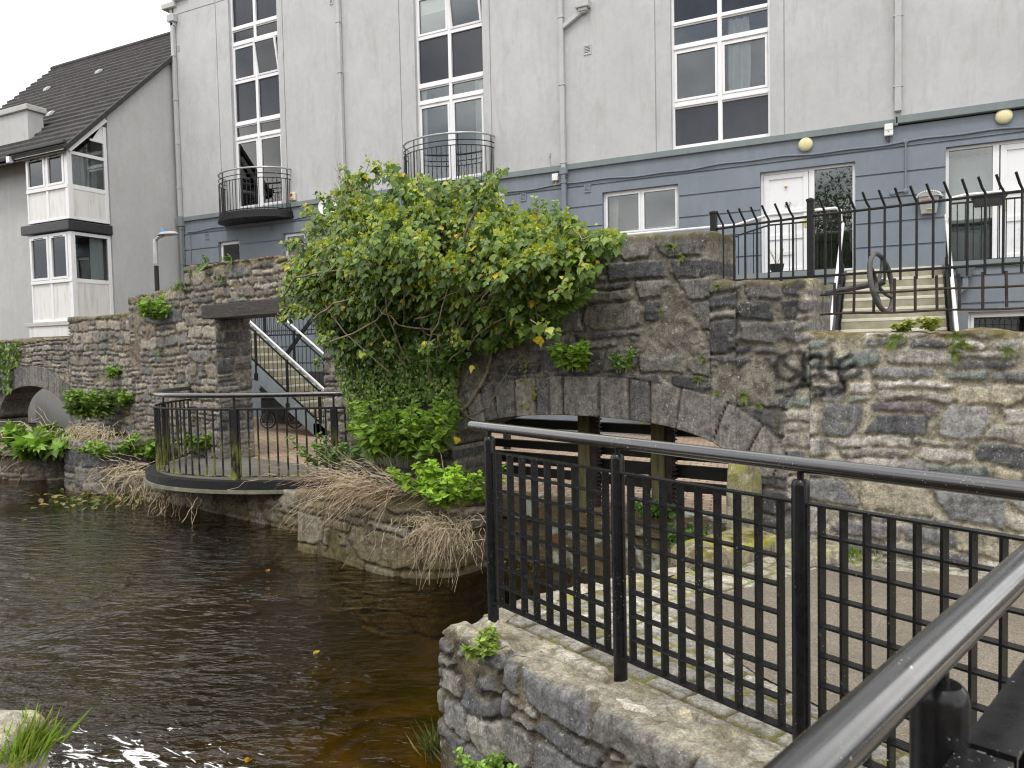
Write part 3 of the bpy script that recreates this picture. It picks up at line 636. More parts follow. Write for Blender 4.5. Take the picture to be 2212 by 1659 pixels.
p2 = Path([qp(.58, -.14), qp(.6, -.06), qp(.64, -.03), qp(1.6, -.02), qp(2.6, -.02), qp(3.6, -.02)], 1)
wall_mesh('face', quay, 0, p2.L[-1], -1.6, lambda s: -.04+.012*fbm(s*4, 0*s, 0, 10, 3), p2.pos(.06), lay('Q', 89, None, None, wet=-.75), .011, .2, None, (.36, .335, .28))
def top_lay(x, y):
    a = (x-Q0[0])*QD[0]+(y-Q0[1])*QD[1]; o = (x-Q0[0])*QN[0]+(y-Q0[1])*QN[1]
    h, c, m = rubble(a, o, 'T', 97); mm = .55*(fbm(a*3, o*3, 0, 6, 3) > .12)
    return h*.8, c, m, mm.astype(float)
cap_sheet('coping', quay, [qp(.05, -.38), qp(.06, -.06), qp(.5, -.05), qp(.56, -.2), qp(.66, -.09), qp(3.6, -.08), qp(3.6, -.38)], lambda x, y: -.04+0*x, top_lay, .011, dip=.03)

def flat(name, poly, z, mat, kind='structure', th=0):
    m = MB(); n = len(poly)
    if th: m.prism(poly, z-th, z)
    else: m.add([(x, y, z) for x, y in poly], [tuple(range(n))])
    o = m.build(name, mat, base=(*np.mean(np.array(poly), 0), z)); props(o, kind=kind); return o
# setts: real stones
def sett_lay(ang, seed, style='T'):
    ca, sa = math.cos(ang), math.sin(ang)
    def f(x, y):
        a, o = x*ca+y*sa, -x*sa+y*ca; bh = .16; row = np.floor(o/bh).astype(np.int64); off = _h(row, row*3, row*5, seed)*.3
        L = .24; i = np.floor((a+off)/L).astype(np.int64); e = np.minimum(np.minimum((a+off)-i*L, (i+1)*L-(a+off)), np.minimum(o-row*bh, (row+1)*bh-o))+.006*fbm(a*25, o*25, 0, seed, 3)
        ins = np.clip((e-.006)/.012, 0, 1); k = _h(i, row, i*3+row, seed)
        c = np.array((.34, .325, .29))*(.75+.5*k)[:, None]; jm = np.array((.11, .1, .05)); col = c*ins[:, None]+jm*(1-ins)[:, None]
        sh = np.clip(1-np.abs(x+2.0+.55*(5-y)*-1*0)/.0001, 0, 0); e2 = pdist([(-2.33, 4.1), (-2.2, 4.47), (-1.85, 5.05), (-1.42, 5.6), (-1.36, 6.6), (-1.4, 5.6), (-1.86, 5.03), (-2.21, 4.46)], np.c_[x, y]); rim = np.clip(1.25-e2/.22+.7*vn(x*6, y*6, 0, 5), 0, 1)
        return ins*(.008+.007*k)+.004*fbm(a*12, o*12, 0, seed, 3)+.012*rim*vn(x*30, y*30, 0, 7), col, 1-ins, np.maximum((1-ins)*(.75+.5*vn(a*1.7, o*1.7, 0, seed)), rim)
    return f
sett = [(-2.33, 4.1), (-2.2, 4.47), (-1.85, 5.05), (-1.42, 5.6), (-1.36, 6.6), (.2, 6.35), (3.2, 5.8), (3.2, 1.0), qp(3.4, -.34), qp(-.0, -.34)]
so = cap_sheet('sett_path', None, sett, -.105, sett_lay(R(-26), 5), .017, yel=1.); props(so, kind='structure')
asph = [(-1.23, 4.75), (-.95, 5.2), (-.5, 5.98), (.3, 6.1), (3.2, 5.5), (3.2, 1.75), (-.3, 3.62), (-.64, 3.88), (-1.14, 4.42)]
flat('asphalt_path', asph, -.087, 'asphalt')
# mossy kerb stones beside the arch
def rock(name, label, cat, c, dims, rz, seed, colr, moss=1., mat='stone', n=26, group=None):
    u = np.linspace(0, math.pi, n); v = np.linspace(0, 2*math.pi, 2*n); uu, vv = np.meshgrid(u, v, indexing='ij')
    e = .38; f = lambda w: np.sign(w)*np.abs(w)**e
    x = f(np.sin(uu))*f(np.cos(vv)); y = f(np.sin(uu))*f(np.sin(vv)); z = f(np.cos(uu)); r = 1+.16*fbm(x*1.6+seed, y*1.6, z*1.6, seed, 4)
    P = np.c_[(x*r*dims[0]/2).ravel(), (y*r*dims[1]/2).ravel(), (z*r*dims[2]/2).ravel()]; ca, sa = math.cos(rz), math.sin(rz)
    P = np.c_[P[:, 0]*ca-P[:, 1]*sa+c[0], P[:, 0]*sa+P[:, 1]*ca+c[1], P[:, 2]+c[2]]
    idx = np.arange(len(P)).reshape(uu.shape); Q = np.stack([idx[:-1, :-1], idx[:-1, 1:], idx[1:, 1:], idx[1:, :-1]], -1).reshape(-1, 4)
    nz = z.ravel(); col = np.tile(np.array(colr), (len(P), 1))*(1+.35*fbm(P[:, 0]*9, P[:, 1]*9, P[:, 2]*9, seed+2, 3))[:, None]
    me = npmesh(name, P, Q, {'col': col, 'mor': 0*nz, 'moss': np.clip(nz*1.4, 0, 1)*moss, 'yel': 0*nz+1}); o = link_mesh(name, me, mat, None, (c[0], c[1], c[2]-dims[2]/2))
    props(o, label, cat, group); return o
rock('kerb_stone', 'long low kerb stone capped with bright yellow green moss at the foot of the arch', 'stone', (-1.2, 6.0, -.05), (.95, .42, .2), R(62), 3, (.27, .25, .2))
rock('kerb_stone', 'flat pale kerb stone lying against the foot of the wall behind the asphalt', 'stone', (-.62, 6.12, -.04), (.5, .36, .16), R(20), 5, (.33, .31, .27), .5)
rock('bollard_stone', 'upright lichened guard stone standing at the right foot of the middle arch', 'stone', tuple(W(-1.24, WR-.12, .18)), (.25, .25, .84), R(-10), 8, (.24, .23, .17), .6)
rock('bank_stone', 'pale block of stone at the near bank beside the green grass tuft', 'stone', (-4.5, 2.33, -.64), (.62, .34, .5), R(25), 12, (.36, .34, .29), .3)

# water, bed, ground
flat('canal_water', [(-60, -30), (40, -30), (40, 6.9), (-1.0, 7.2), (-1.2, 8.3), (-9, 10), (-60, 12)], ZW, 'water')
bed = flat('canal_bed', [(-60, -30), (40, -30), (40, 8), (-60, 14)], -1.5, 'bed')
flat('ground', [(-400, 8.9), (-14.5, 8.9), (-14.5, 11.3), (-13, 9.5), (-7.2, 8.6), (-5, 8.55), (-1, 7.5), (5, 6.4), (400, 6.4), (400, 600), (-400, 600)], -.33, 'soil')
yard = [tuple(W(s, n, 0)[:2]) for s, n in ((-14, 2.05), (-10.9, 2.05), (-10.69, 1.42), (-7.92, 1.42), (-7.7, 2.05), (-6.0, 2.05), (-5.8, 1.25), (-1.36, 1.25), (4, 1.25))]+[(5, 16.4), (-19.5, 16.4), (-19.5, 12.5)]
flat('yard_paving', yard, -.25, 'yard')
# ------------------------------------------------------------------ main apartment building (facade plane Y = YF)
YF = 16.5
def cellwall(m, X0, X1, Z0, Z1, T, holes=(), gx=(), gz=(), gd=.022, rev=.14):
    """wall face with openings (real reveals) and recessed grooves; T(x, depth, z) -> world"""
    xs = {X0, X1}; zs = {Z0, Z1}
    for h in holes: xs |= {h[0], h[1]}; zs |= {h[2], h[3]}
    for g in gx: xs |= set(g)
    for g in gz: zs |= set(g)
    xs = sorted(x for x in xs if X0 <= x <= X1); zs = sorted(z for z in zs if Z0 <= z <= Z1)
    D = {}
    for i in range(len(xs)-1):
        for j in range(len(zs)-1):
            x, z = (xs[i]+xs[i+1])/2, (zs[j]+zs[j+1])/2; d = 0
            if any(a < x < b for a, b in gx) or any(a < z < b for a, b in gz): d = gd
            if any(h[0] < x < h[1] and h[2] < z < h[3] for h in holes): d = None
            D[i, j] = d
            if d is not None: m.add([T(xs[i], d, zs[j]), T(xs[i+1], d, zs[j]), T(xs[i+1], d, zs[j+1]), T(xs[i], d, zs[j+1])], [(0, 1, 2, 3)])
    g = lambda d: rev if d is None else d
    for (i, j), d in D.items():
        for ii, jj in ((i+1, j), (i, j+1)):
            if (ii, jj) in D and g(D[ii, jj]) != g(d):
                a, b = g(d), g(D[ii, jj])
                if ii != i: q = [T(xs[ii], a, zs[j]), T(xs[ii], b, zs[j]), T(xs[ii], b, zs[j+1]), T(xs[ii], a, zs[j+1])]
                else: q = [T(xs[i], a, zs[jj]), T(xs[i+1], a, zs[jj]), T(xs[i+1], b, zs[jj]), T(xs[i], b, zs[jj])]
                m.add(q, [(0, 1, 2, 3)])
TF = lambda x, d, z: (x, YF+d, z)
XL, XR, ZT = -19.5, 7.0, 13.4
block = thing('apartment_building', 'long grey rendered apartment block with blue grey ground floor and tall white windows', 'building', (-6, YF, -.3))
wins = [(-17.22, -15.4), (-10.9, -8.96), (-4.4, -2.37), (3.6, 5.6)]
gx = [(-17.735, -17.71), (-15.21, -15.185), (-11.35, -11.325), (-8.765, -8.74), (-4.745, -4.72), (-2.11, -2.085)]
m = MB(); cellwall(m, XL, XR, 5.7, ZT, TF, [(a, b, 5.74, ZT) for a, b in wins], gx, [(11.72, 11.745)]); m.build('wall', 'render', block)
lowh = [(-17.96, -17.12, 3.75, 4.88), (-15.46, -14.66, 3.9, 4.91), (-9.1, -8.1, 3.9, 4.98), (-5.99, -4.27, 4.03, 5.01), (-2.58, -.8, 2.94, 5.04), (.73, 2.62, 2.94, 5.1)]
YT0 = 15.0
gz = [(z-.018, z+.018) for z in (5.2, 4.735, 4.275, 3.815, 3.355, 2.7, 2.2, 1.74, 1.28, .82, .36)]
m = MB(); cellwall(m, XL+.01, XR, -.3, 5.6, TF, lowh, (), gz, .025, .16); m.build('base_wall', 'blue', block)
m = MB(); m.box(XL, -.1, YF-.06, YF+.05, 5.6, 5.73); m.box(-.1, XR, YF-.1, YF+.05, 5.63, 5.77); m.box(-.12, -.06, YF-.1, YF+.04, 5.6, 5.76); m.build('string_course', 'string', block, bevel=.008)
m = MB(); m.box(XL+.02, XR, YF+1.0, YF+6, -.3, ZT+.3); m.box(XL+.005, XL+.3, YF+.2, YF+6, -.3, 11.9); m.box(XL, XR, YF+.16, YF+6, ZT+.3, ZT+.5)
m.box(XL+.02, XR, YF+.3, YF+1.0, 5.55, 5.68); m.box(XL+.02, XR, YF+.3, YF+1.0, 2.8, 2.9); m.box(XL+.02, XR, YF+.3, YF+1, 8.2, 8.4); m.box(XL+.02, XR, YF+.3, YF+1, 10.85, 11.05)
for x in (-14, -12.5, -7.5, -6.2, -3.9+.6, -1.2+.5, .2, 3.0): m.box(x, x+.1, YF+.3, YF+1, -.2, ZT)
m.build('interior', 'room', block)
m = MB()
for x0, x1, z0, z1 in ((-19.86, -19.3, 11.95, 12.1), (-19.35, -18.8, 12.1, 12.26)): m.box(x0, x1, YF-.1, YF+.5, z0, z1)
m.build('coping', 'coping', block, bevel=.015)
m = MB(); m.box(-19.62, -19.45, YF-.0, YF+.3, 9.5, 11.95); m.build('corner_strip', 'render', block)

def frame_cell(mf, x0, x1, z0, z1, y, w, d=.06):
    mf.box(x0, x0+w, y, y+d, z0, z1); mf.box(x1-w, x1, y, y+d, z0, z1); mf.box(x0+w, x1-w, y, y+d, z0, z0+w); mf.box(x0+w, x1-w, y, y+d, z1-w, z1)
def pane_part(win, x0, x1, z0, z1, y, mat='glass', name='pane'):
    m = MB(); m.box(x0, x1, y, y+.012, z0, z1); m.build(name, mat, win)
def curtain(win, x0, x1, z0, z1, y, mat='curtain', amp=.035, name='curtain'):
    n = 40; m = MB(); vs = []; ph = random.random()*9
    for i in range(n):
        t = i/(n-1)
        for j in range(6):
            z = z0+(z1-z0)*j/5; k = 1-.25*(j/5)*random.random()
            vs.append((x0+(x1-x0)*t*(1-.06*math.sin(j*.8+ph)), y+amp*math.sin(t*(x1-x0)*42+ph+.5*math.sin(j))*k+amp*.5*math.sin(t*(x1-x0)*17+ph), z))
    m.add(vs, [(i*6+j, i*6+6+j, i*6+7+j, i*6+1+j) for i in range(n-1) for j in range(5)]); m.build(name, mat, win, smooth=True)
YW = YF+.1
def column(x0, x1, rows, extra=None):
    """tall glazed strip: rows of (kind, z0, z1)"""
    win = MB(); xm = (x0+x1)/2; fw = .055
    win.box(x0, x0+fw, YW, YW+.07, 5.74, ZT); win.box(x1-fw, x1, YW, YW+.07, 5.74, ZT); win.box(xm-.045, xm+.045, YW-.012, YW+.07, 5.74, ZT)
    prev = 5.74
    for kind, z0, z1 in rows+[('end', ZT, ZT)]:
        if z0-prev > .01:
            for a, b in ((x0+fw, xm-.045), (xm+.045, x1-fw)):
                win.box(a, b, YW-.0, YW+.07, prev, z0)
                if z0-prev > .11: win.box(a, b, YW-.035, YW, prev+.03, prev+.075)
        prev = z1
    w = win.build('window', 'upvc', block, bevel=.004)
    for kind, z0, z1 in rows:
        for side, (a, b) in enumerate(((x0+fw, xm-.045), (xm+.045, x1-fw))):
            if kind == 'dark': pane_part(w, a, b, z0, z1, YW+.045, 'spandrel', 'spandrel_panel'); continue
            op = kind == 'open' and side == 1
            s = .035 if kind == 'transom' else .05
            if kind != 'transom':
                m = MB()
                frame_cell(m, a+.004, b-.004, z0+.004, z1-.004, 0, s, .05)
                gl = MB(); gl.box(a+s, b-s, .03, .042, z0+s, z1-s)
                ang = R(-9) if op else 0
                def tilt(x, y, z, z0=z0): return (x, YW-.012+y*math.cos(ang)+(z-z0)*math.sin(ang), z0+(z-z0)*math.cos(ang)-y*math.sin(ang))
                mm = MB(tilt); mm.add(m.v, m.f); mm.build('sash', 'upvc', w)
                g2 = MB(tilt); g2.add(gl.v, gl.f); g2.build('pane', 'glass', w)
            else: pane_part(w, a, b, z0, z1, YW+.03)
    return w
rows = lambda o: [('door', 5.79, 7.69), ('transom', 7.84, 8.1), ('dark', 8.26, 9.33), (o, 9.42, 10.36), ('transom', 10.52, 10.8), ('dark', 10.95, 12.0), ('door', 12.1, 13.0)]
w1 = column(-17.22, -15.4, rows('open')); w2 = column(-10.9, -8.96, rows('open'))
w3 = column(-4.4, -2.37, [('dark', 5.83, 6.61), ('win', 6.76, 7.82), ('transom', 7.96, 8.32), ('dark', 8.44, 9.4), ('win', 9.55, 10.6)])
column(3.6, 5.6, [('dark', 5.83, 6.61), ('win', 6.76, 7.82), ('transom', 7.96, 8.32), ('dark', 8.44, 9.4), ('win', 9.55, 10.6)])
curtain(w3, -3.24, -2.8, 6.72, 8.3, YF+.21); curtain(w2, -9.28, -9.0, 5.8, 8.1, YF+.2, 'curtain_g'); curtain(w2, -10.84, -10.7, 5.8, 8.1, YF+.2, 'curtain')
curtain(w1, -17.1, -16.72, 5.8, 7.9, YF+.2, 'curtain_g'); curtain(w1, -15.56, -15.46, 5.8, 7.9, YF+.2, 'curtain')
for a, b in ((-17.16, -16.36), (-10.84, -10.0)):
    m = MB(); m.box(a, b, YF+.22, YF+.225, 10.12 if a < -15 else 9.98, 10.36); m.build('blind', 'curtain', w1 if a < -15 else w2)

def small_window(x0, x1, z0, z1, cells, y=YF+.1, open_=None, name='window'):
    f = MB(); frame_cell(f, x0, x1, z0, z1, y, .05, .07)
    for a in cells[1:-1]: f.box(a-.025, a+.025, y, y+.07, z0+.05, z1-.05)
    w = f.build(name, 'upvc', block, bevel=.004)
    for k, (a, b) in enumerate(zip(cells[:-1], cells[1:])):
        a2 = a+(.05 if k == 0 else .025); b2 = b-(.05 if k == len(cells)-2 else .025)
        m = MB(); frame_cell(m, a2, b2, z0+.05, z1-.05, y-.015, .04, .06); m.build('sash', 'upvc', w); pane_part(w, a2+.04, b2-.04, z0+.09, z1-.09, y+.02)
    return w
small_window(-17.96, -17.12, 3.75, 4.88, [-17.96, -17.12]); small_window(-15.46, -14.66, 3.9, 4.91, [-15.46, -14.66]); small_window(-9.1, -8.1, 3.9, 4.98, [-9.1, -8.1])
kw = small_window(-5.99, -4.27, 4.03, 5.01, [-5.99, -5.115, -4.27]); curtain(kw, -5.93, -5.7, 4.1, 4.92, YF+.3, 'cream'); curtain(kw, -5.5, -4.4, 4.1, 4.22, YF+.5, 'curtain')


def door_set(x0, x1, xm, leaf, z0, z1, number, nx, nz, handle_x):
    y = YF+.1; f = MB(); frame_cell(f, x0, x1, z0, z1, y, .055, .08); f.box(xm-.05, xm+.05, y-.01, y+.08, z0+.05, z1-.05); w = f.build('door_frame', 'upvc', block, bevel=.004)
    a, b = leaf; m = MB(); frame_cell(m, a, b, z0+.04, z1-.06, y-.005, .1, .05)
    hm = [z0+.14, z0+.72, z0+.82, z0+1.22, z0+1.32, z1-.16]
    for q in (1, 3): m.box(a+.1, b-.1, y-.005, y+.045, hm[q], hm[q+1])
    m.box(a+.08, b-.08, y+.022, y+.04, z0+.1, z1-.1)
    d = m.build('door', 'upvc', block, bevel=.006)
    for z in (hm[2]-.0, hm[0]): pass
    m = MB(); m.box(handle_x-.018, handle_x+.018, y-.018, y, z0+.92, z0+1.14); m.obox((handle_x, y-.04, z0+1.05), (handle_x-.11, y-.04, z0+1.05), .018, .018); m.obox((handle_x, y-.04, z0+1.05), (handle_x, y, z0+1.05), .018, .018); m.build('handle', 'brass', d, bevel=.003)
    m = MB(); m.box((a+b)/2-.13, (a+b)/2+.13, y-.012, y-.004, z0+.4, z0+.47); m.build('letter_flap', 'panel', d, bevel=.003)
    if number: text_part(number, .13, lambda x, h, e: (nx+x, y-.008-e, nz+h), 'number', 'ink', d)
    return w, d
dw, dd = door_set(-2.58, -.8, -1.6, (-2.52, -1.66), 2.94, 5.04, '67', -2.12, 4.3, -1.72)
m = MB(); m.lathe((-2.09, YF+.09, 4.72), [(.03, 0), (.03, .012), (.012, .016)], 12, (0, -1, 0)); m.build('peephole', 'brass', dd)
pane_part(dw, -1.55, -.86, 3.0, 4.98, YF+.14)
dw2, dd2 = door_set(.73, 2.62, 1.53, (1.6, 2.56), 2.94, 5.1, None, 0, 0, 1.68)
pane_part(dw2, .79, 1.48, 3.0, 5.04, YF+.14)
m = MB(); m.box(.76, 1.5, YF+.75, YF+.8, 2.95, 3.72); m.box(.76, 1.5, YF+.7, YF+.75, 3.66, 3.72); m.build('hall_panel', 'curtain', dw2)
curtain(dw2, .8, 1.5, 3.75, 5.0, YF+.55, 'curtain', .012, 'blind')

# balconies
def balcony(xc, a=1.27, b=.85, z0=5.3):
    def ell(k, n, ra=a, rb=b): t = math.pi*k/n; return xc-ra*math.cos(t), YF-.02-rb*math.sin(t)
    m = MB(); n = 40; m.prism([ell(k, n) for k in range(n+1)], z0+.04, z0+.2); m.prism([ell(k, n, a+.03, b+.03) for k in range(n+1)], z0, z0+.06)
    bl = m.build('balcony', 'black_matt', block)
    m = MB()
    for z, r, inset in ((z0+1.18, .012, 0), (z0+1.06, .012, 0), (z0+.24, .012, 0)):
        m.tube([(*ell(k, n, a-.03, b-.03), z) for k in range(n+1)], r, 6)
    for k in (2, 14, 27, 38): m.tube([(*ell(k, n, a-.03, b-.03), z0+.2), (*ell(k, n, a-.03, b-.03), z0+1.34)], .014, 6)
    m.build('railing_bar', 'black_matt', bl)
    L = []; pts = [ell(k, 300, a-.03, b-.03) for k in range(301)]; acc = [0]
    for p, q in zip(pts, pts[1:]): acc.append(acc[-1]+math.dist(p, q))
    nb = 27
    for i in range(nb):
        t = acc[-1]*(i+.5)/nb; k = int(np.searchsorted(acc, t)); m = MB(); m.tube([(*pts[k], z0+.16), (*pts[k], z0+1.06)], .0095, 6); m.build('baluster', 'black_matt', bl)
    m = MB(); m.tube([(*ell(k, n, a-.03, b-.03), z0+1.34) for k in range(n+1)], .025, 8); m.build('handrail', 'steel', bl, smooth=True)
balcony(-16.31); balcony(-9.93)

# rainwater goods, vents and the cable conduit
def pipe(pts, r, mat, name='downpipe', clips=()):
    m = MB(); s = 1.0
    for p, q in zip(pts, pts[1:]): m.obox(p, q, 2*r, 2*r, (0, 1, 0))
    for z in clips: m.box(pts[0][0]-r-.03, pts[0][0]+r+.03, YF-.05, YF-.12-.012, z, z+.025)
    return m.build(name, mat, block, bevel=.006)
ya = YF-.07
p = pipe([(-19.42, ya, 5.75), (-19.42, ya, 11.55)], .05, 'render', clips=(6.6, 7.9, 9.2, 10.5)); m = MB(); m.prism([(-19.56, ya-.1), (-19.28, ya-.1), (-19.28, YF), (-19.56, YF)], 11.5, 11.72); m.box(-19.5, -19.34, ya-.05, YF, 11.38, 11.5); m.build('hopper', 'render', p, bevel=.02)
p = pipe([(-19.4, ya, -.2), (-19.4, ya, 5.42)], .05, 'string', clips=(1, 3.1, 4.3)); m = MB(); m.box(-19.53, -19.3, ya-.08, YF, 5.45, 5.74); m.box(-19.47, -19.33, ya-.06, YF, 5.36, 5.45); m.build('collar', 'string', p, bevel=.02)
pipe([(-13.2, ya, 5.75), (-13.2, ya, ZT)], .05, 'render', clips=(6.4, 8.9, 10.2))
pipe([(-13.2, ya, 2.9), (-13.2, ya, 5.6)], .05, 'blue')
p = pipe([(-6.88, ya, 5.62), (-6.88, ya, ZT)], .05, 'render', clips=(5.75, 7.5, 9.0)); m = MB(); m.obox((-6.86, ya, 8.78), (-6.36, ya, 9.06), .09, .09, (0, 1, 0)); m.box(-6.41, -6.27, ya-.05, ya+.05, 9.0, 9.13)
m.prism([(-6.5, ya-.12), (-6.18, ya-.12), (-6.18, YF), (-6.5, YF)], 9.1, 9.26); m.prism([(-6.44, ya-.08), (-6.24, ya-.08), (-6.24, YF), (-6.44, YF)], 9.03, 9.1); m.build('hopper', 'render', p, bevel=.012)
p = pipe([(-6.88, ya, 2.9), (-6.88, ya, 5.45)], .05, 'blue', clips=(5.3, 4.4)); m = MB(); m.box(-6.97, -6.79, ya-.07, YF, 5.5, 5.66); m.box(-6.93, -6.83, ya-.055, YF, 5.4, 5.5); m.build('collar', 'blue', p, bevel=.015)
pipe([(-.06, ya, 5.86), (-.06, ya, ZT)], .058, 'render', clips=(6.3, 7.6))
ya = YT0-.06; YS, YF = YF, YT0
p = pipe([(.8, ya, -.2), (.8, ya, 2.32)], .042, 'blue', clips=(1.75, .9)); m = MB(); m.obox((.8, ya, 2.3), (.95, ya-.03, 2.42), .085, .085, (0, 1, 0)); m.obox((.95, ya-.03, 2.38), (.95, ya-.03, 2.6), .085, .085, (0, 1, 0))
m.add([(.82, ya-.16, 2.73), (1.08, ya-.16, 2.73), (1.08, YF, 2.73), (.82, YF, 2.73), (.87, ya-.09, 2.58), (1.03, ya-.09, 2.58), (1.03, YF, 2.58), (.87, YF, 2.58)], [(0, 1, 2, 3), (4, 7, 6, 5), (0, 4, 5, 1), (1, 5, 6, 2), (2, 6, 7, 3), (3, 7, 4, 0)]); m.build('hopper', 'blue', p, bevel=.01); YF = YS; ya = YF-.07
def vent(x0, x1, z0, z1, mat, vert=False):
    m = MB(); frame_cell(m, x0, x1, z0, z1, YF-.02, .022, .03); n = 5
    for k in range(n):
        t = (k+.5)/n
        if vert: m.box(x0+.02+(x1-x0-.04)*t-.006, x0+.02+(x1-x0-.04)*t+.006, YF-.012, YF, z0+.02, z1-.02)
        else:
            z = z0+.02+(z1-z0-.04)*t; m.add([(x0+.02, YF-.018, z-.012), (x1-.02, YF-.018, z-.012), (x1-.02, YF-.003, z+.014), (x0+.02, YF-.003, z+.014)], [(0, 1, 2, 3)])
    v = m.build('vent', mat, block); m = MB(); m.box(x0+.02, x1-.02, YF-.002, YF, z0+.02, z1-.02); m.build('opening', 'dark_plastic', v)
vent(-6.37, -6.19, 8.1, 8.31, 'render'); vent(-8.03, -7.87, 5.02, 5.2, 'blue'); vent(-6.41, -6.26, 5.05, 5.22, 'blue'); vent(-19.34, -19.24, 10.66, 10.83, 'render'); vent(-18.48, -18.32, 4.99, 5.17, 'blue'); vent(-15.9, -15.76, 5.0, 5.17, 'blue'); vent(-13.53, -13.42, 10.76, 10.9, 'render')
m = MB(); wob = lambda x: 5.29+.02*math.sin(x*1.7)+.012*math.sin(x*5.1)
m.tube([(x, YF-.025, wob(x)) for x in np.arange(-19.2, 3.2, .2)], .018, 6)
m.tube([(.07, YF-.025, 5.3), (.07, YF-.025, 4.38)], .016, 6); m.tube([(.07, YF-.025, 4.38), (-.15, YF-.025, 4.36)], .018, 6)
for x, z in ((.07, 5.3), (.07, 4.38), (-.15, 4.36)): m.lathe((x, YF, z), [(.045, 0), (.045, .035), (.035, .04)], 12, (0, -1, 0))
m.tube([(-19.1, YF-.02, 5.2), (-19.1, YF-.02, 2.9)], .012, 6)
m.build('conduit', 'blue', block, smooth=True)
m = MB(); m.tube([(-7.25+.0, YF-.012, 5.98), (-7.25, YF-.012, 5.86), (-7.22, YF-.012, 5.76), (-7.05, YF-.012, 5.73), (-6.9, YF-.012, 5.72)], .006, 5); m.box(-7.27, -7.23, YF-.025, YF, 5.96, 6.05); m.build('cable', 'grey_tin', block)
# terrace slab with kerb (its nosing is the top of the outside stairs)
m = MB(); m.box(-12, -.99, 14.97, YF-.002, 2.74, 2.86); m.box(.73, XR, 14.97, YF-.002, 2.74, 2.86); m.box(-.92, .66, 15.445, YF-.002, 2.66, 2.86); m.build('terrace_slab', 'string', block)
m = MB(); m.box(-.9, .64, YF-.03, YF-.002, 2.86, 2.95); m.build('skirting', 'concrete_step', block)

gz2 = [(z-.018, z+.018) for z in (2.6, 2.14, 1.68, 1.22, .76, .3)]; TT = lambda x, d, z: (x, YT0+d, z)
m = MB(); cellwall(m, -12, -.99, -.3, 2.74, TT, [(-1.75, -1.15, 1.1, 1.98)], (), gz2, .025, .16); cellwall(m, .73, XR, -.3, 2.74, TT, [(1.0, 2.2, 1.1, 2.0)], (), gz2, .025, .16); m.add([(-12, 15, -.3), (-12, YF, -.3), (-12, YF, 2.74), (-12, 15, 2.74)], [(0, 1, 2, 3)]); m.build('terrace_wall', 'blue', block)
small_window(1.0, 2.2, 1.1, 2.0, [1.0, 1.9, 2.2], YT0+.1); small_window(-1.75, -1.15, 1.1, 1.98, [-1.75, -1.15], YT0+.1)
m = MB(); m.box(.9, 3, YT0+.3, YT0+.34, .9, 2.2); m.box(-2, -1.05, YT0+.3, YT0+.34, .9, 2.2); m.build('interior', 'room', block)
# fittings that hang on the front
def lamp(x, z, label):
    t = thing('wall_lamp', label, 'lamp', (x, YF, z), 'round lamps on the blue wall')
    m = MB(); m.lathe((x, YF, z), [(.132, 0), (.14, .03)], 28, (0, -1, 0)); m.build('rim', 'grey_tin', t, smooth=True)
    m = MB(); m.lathe((x, YF, z), [(.133, .03), (.128, .055), (.1, .078), (.05, .09), (.004, .093)], 28, (0, -1, 0)); m.build('lamp_cover', 'lamp_cover', t, smooth=True)
lamp(-1.7, 5.48, 'round yellowed bulkhead lamp above the white door numbered 67'); lamp(1.635, 5.52, 'round yellowed bulkhead lamp above the second door and its planter')
def wbox(name, label, cat, x0, x1, z0, z1, d, parts, mat='white_plastic'):
    t = thing(name, label, cat, ((x0+x1)/2, YF, z0)); m = MB(); m.box(x0, x1, YF-d, YF, z0, z1); m.build('case', mat, t, bevel=.02)
    for nm, mt, (a, b, c, e) in parts:
        m = MB(); m.box(a, b, YF-d-.012, YF-d+.002, c, e); m.build(nm, mt, t, bevel=.004)
    return t
t = wbox('junction_box', 'white plastic box with a short dangling cable between the two round lamps', 'junction box', -.295, -.14, 5.43, 5.66, .07, [('lid', 'white_plastic', (-.285, -.15, 5.54, 5.655)), ('button', 'grey_tin', (-.232, -.208, 5.5, 5.525))])
m = MB(); m.tube([(-.22, YF-.03, 5.43), (-.215, YF-.03, 5.38), (-.2, YF-.025, 5.32)], .011, 6); m.tube([(-.25, YF-.03, 5.43), (-.26, YF-.03, 5.36), (-.21, YF-.02, 5.31)], .006, 5); m.build('cable', 'dark_plastic', t)
t = wbox('junction_box', 'small white box with loose yellow wires beside the middle downpipe', 'junction box', -7.19, -7.03, 5.39, 5.56, .07, [('lid', 'white_plastic', (-7.18, -7.04, 5.4, 5.5))])
m = MB(); m.tube([(-7.12, YF-.03, 5.39), (-7.1, YF-.04, 5.33), (-7.13, YF-.03, 5.29)], .008, 5); m.tube([(-7.08, YF-.03, 5.39), (-7.06, YF-.04, 5.3), (-7.0, YF-.03, 5.33)], .006, 5); m.build('wire', 'brass', t)
wbox('alarm_box', 'cream fire alarm box with a red beacon beside the left balcony', 'alarm', -15.12, -14.9, 5.77, 5.99, .08, [('beacon', 'red_plastic', (-15.06, -14.98, 5.88, 5.96)), ('label_strip', 'orange_rust', (-15.08, -14.95, 5.805, 5.83))], 'cream')
t = thing('satellite_dish', 'pale shallow dish behind the ivy against the ground floor wall', 'satellite dish', (-13.3, YF, 5.3)); m = MB(); m.lathe((-13.55, YF-.3, 5.4), [(.01, 0), (.12, .012), (.2, .035), (.25, .07), (.25, .08), (.2, .05), (.1, .02)], 24, (.35, -.9, .2)); m.build('dish', 'white_plastic', t, smooth=True)
m = MB(); m.tube([(-13.5, YF-.25, 5.4), (-13.4, YF, 5.3)], .02, 6); m.build('bracket', 'grey_tin', t)
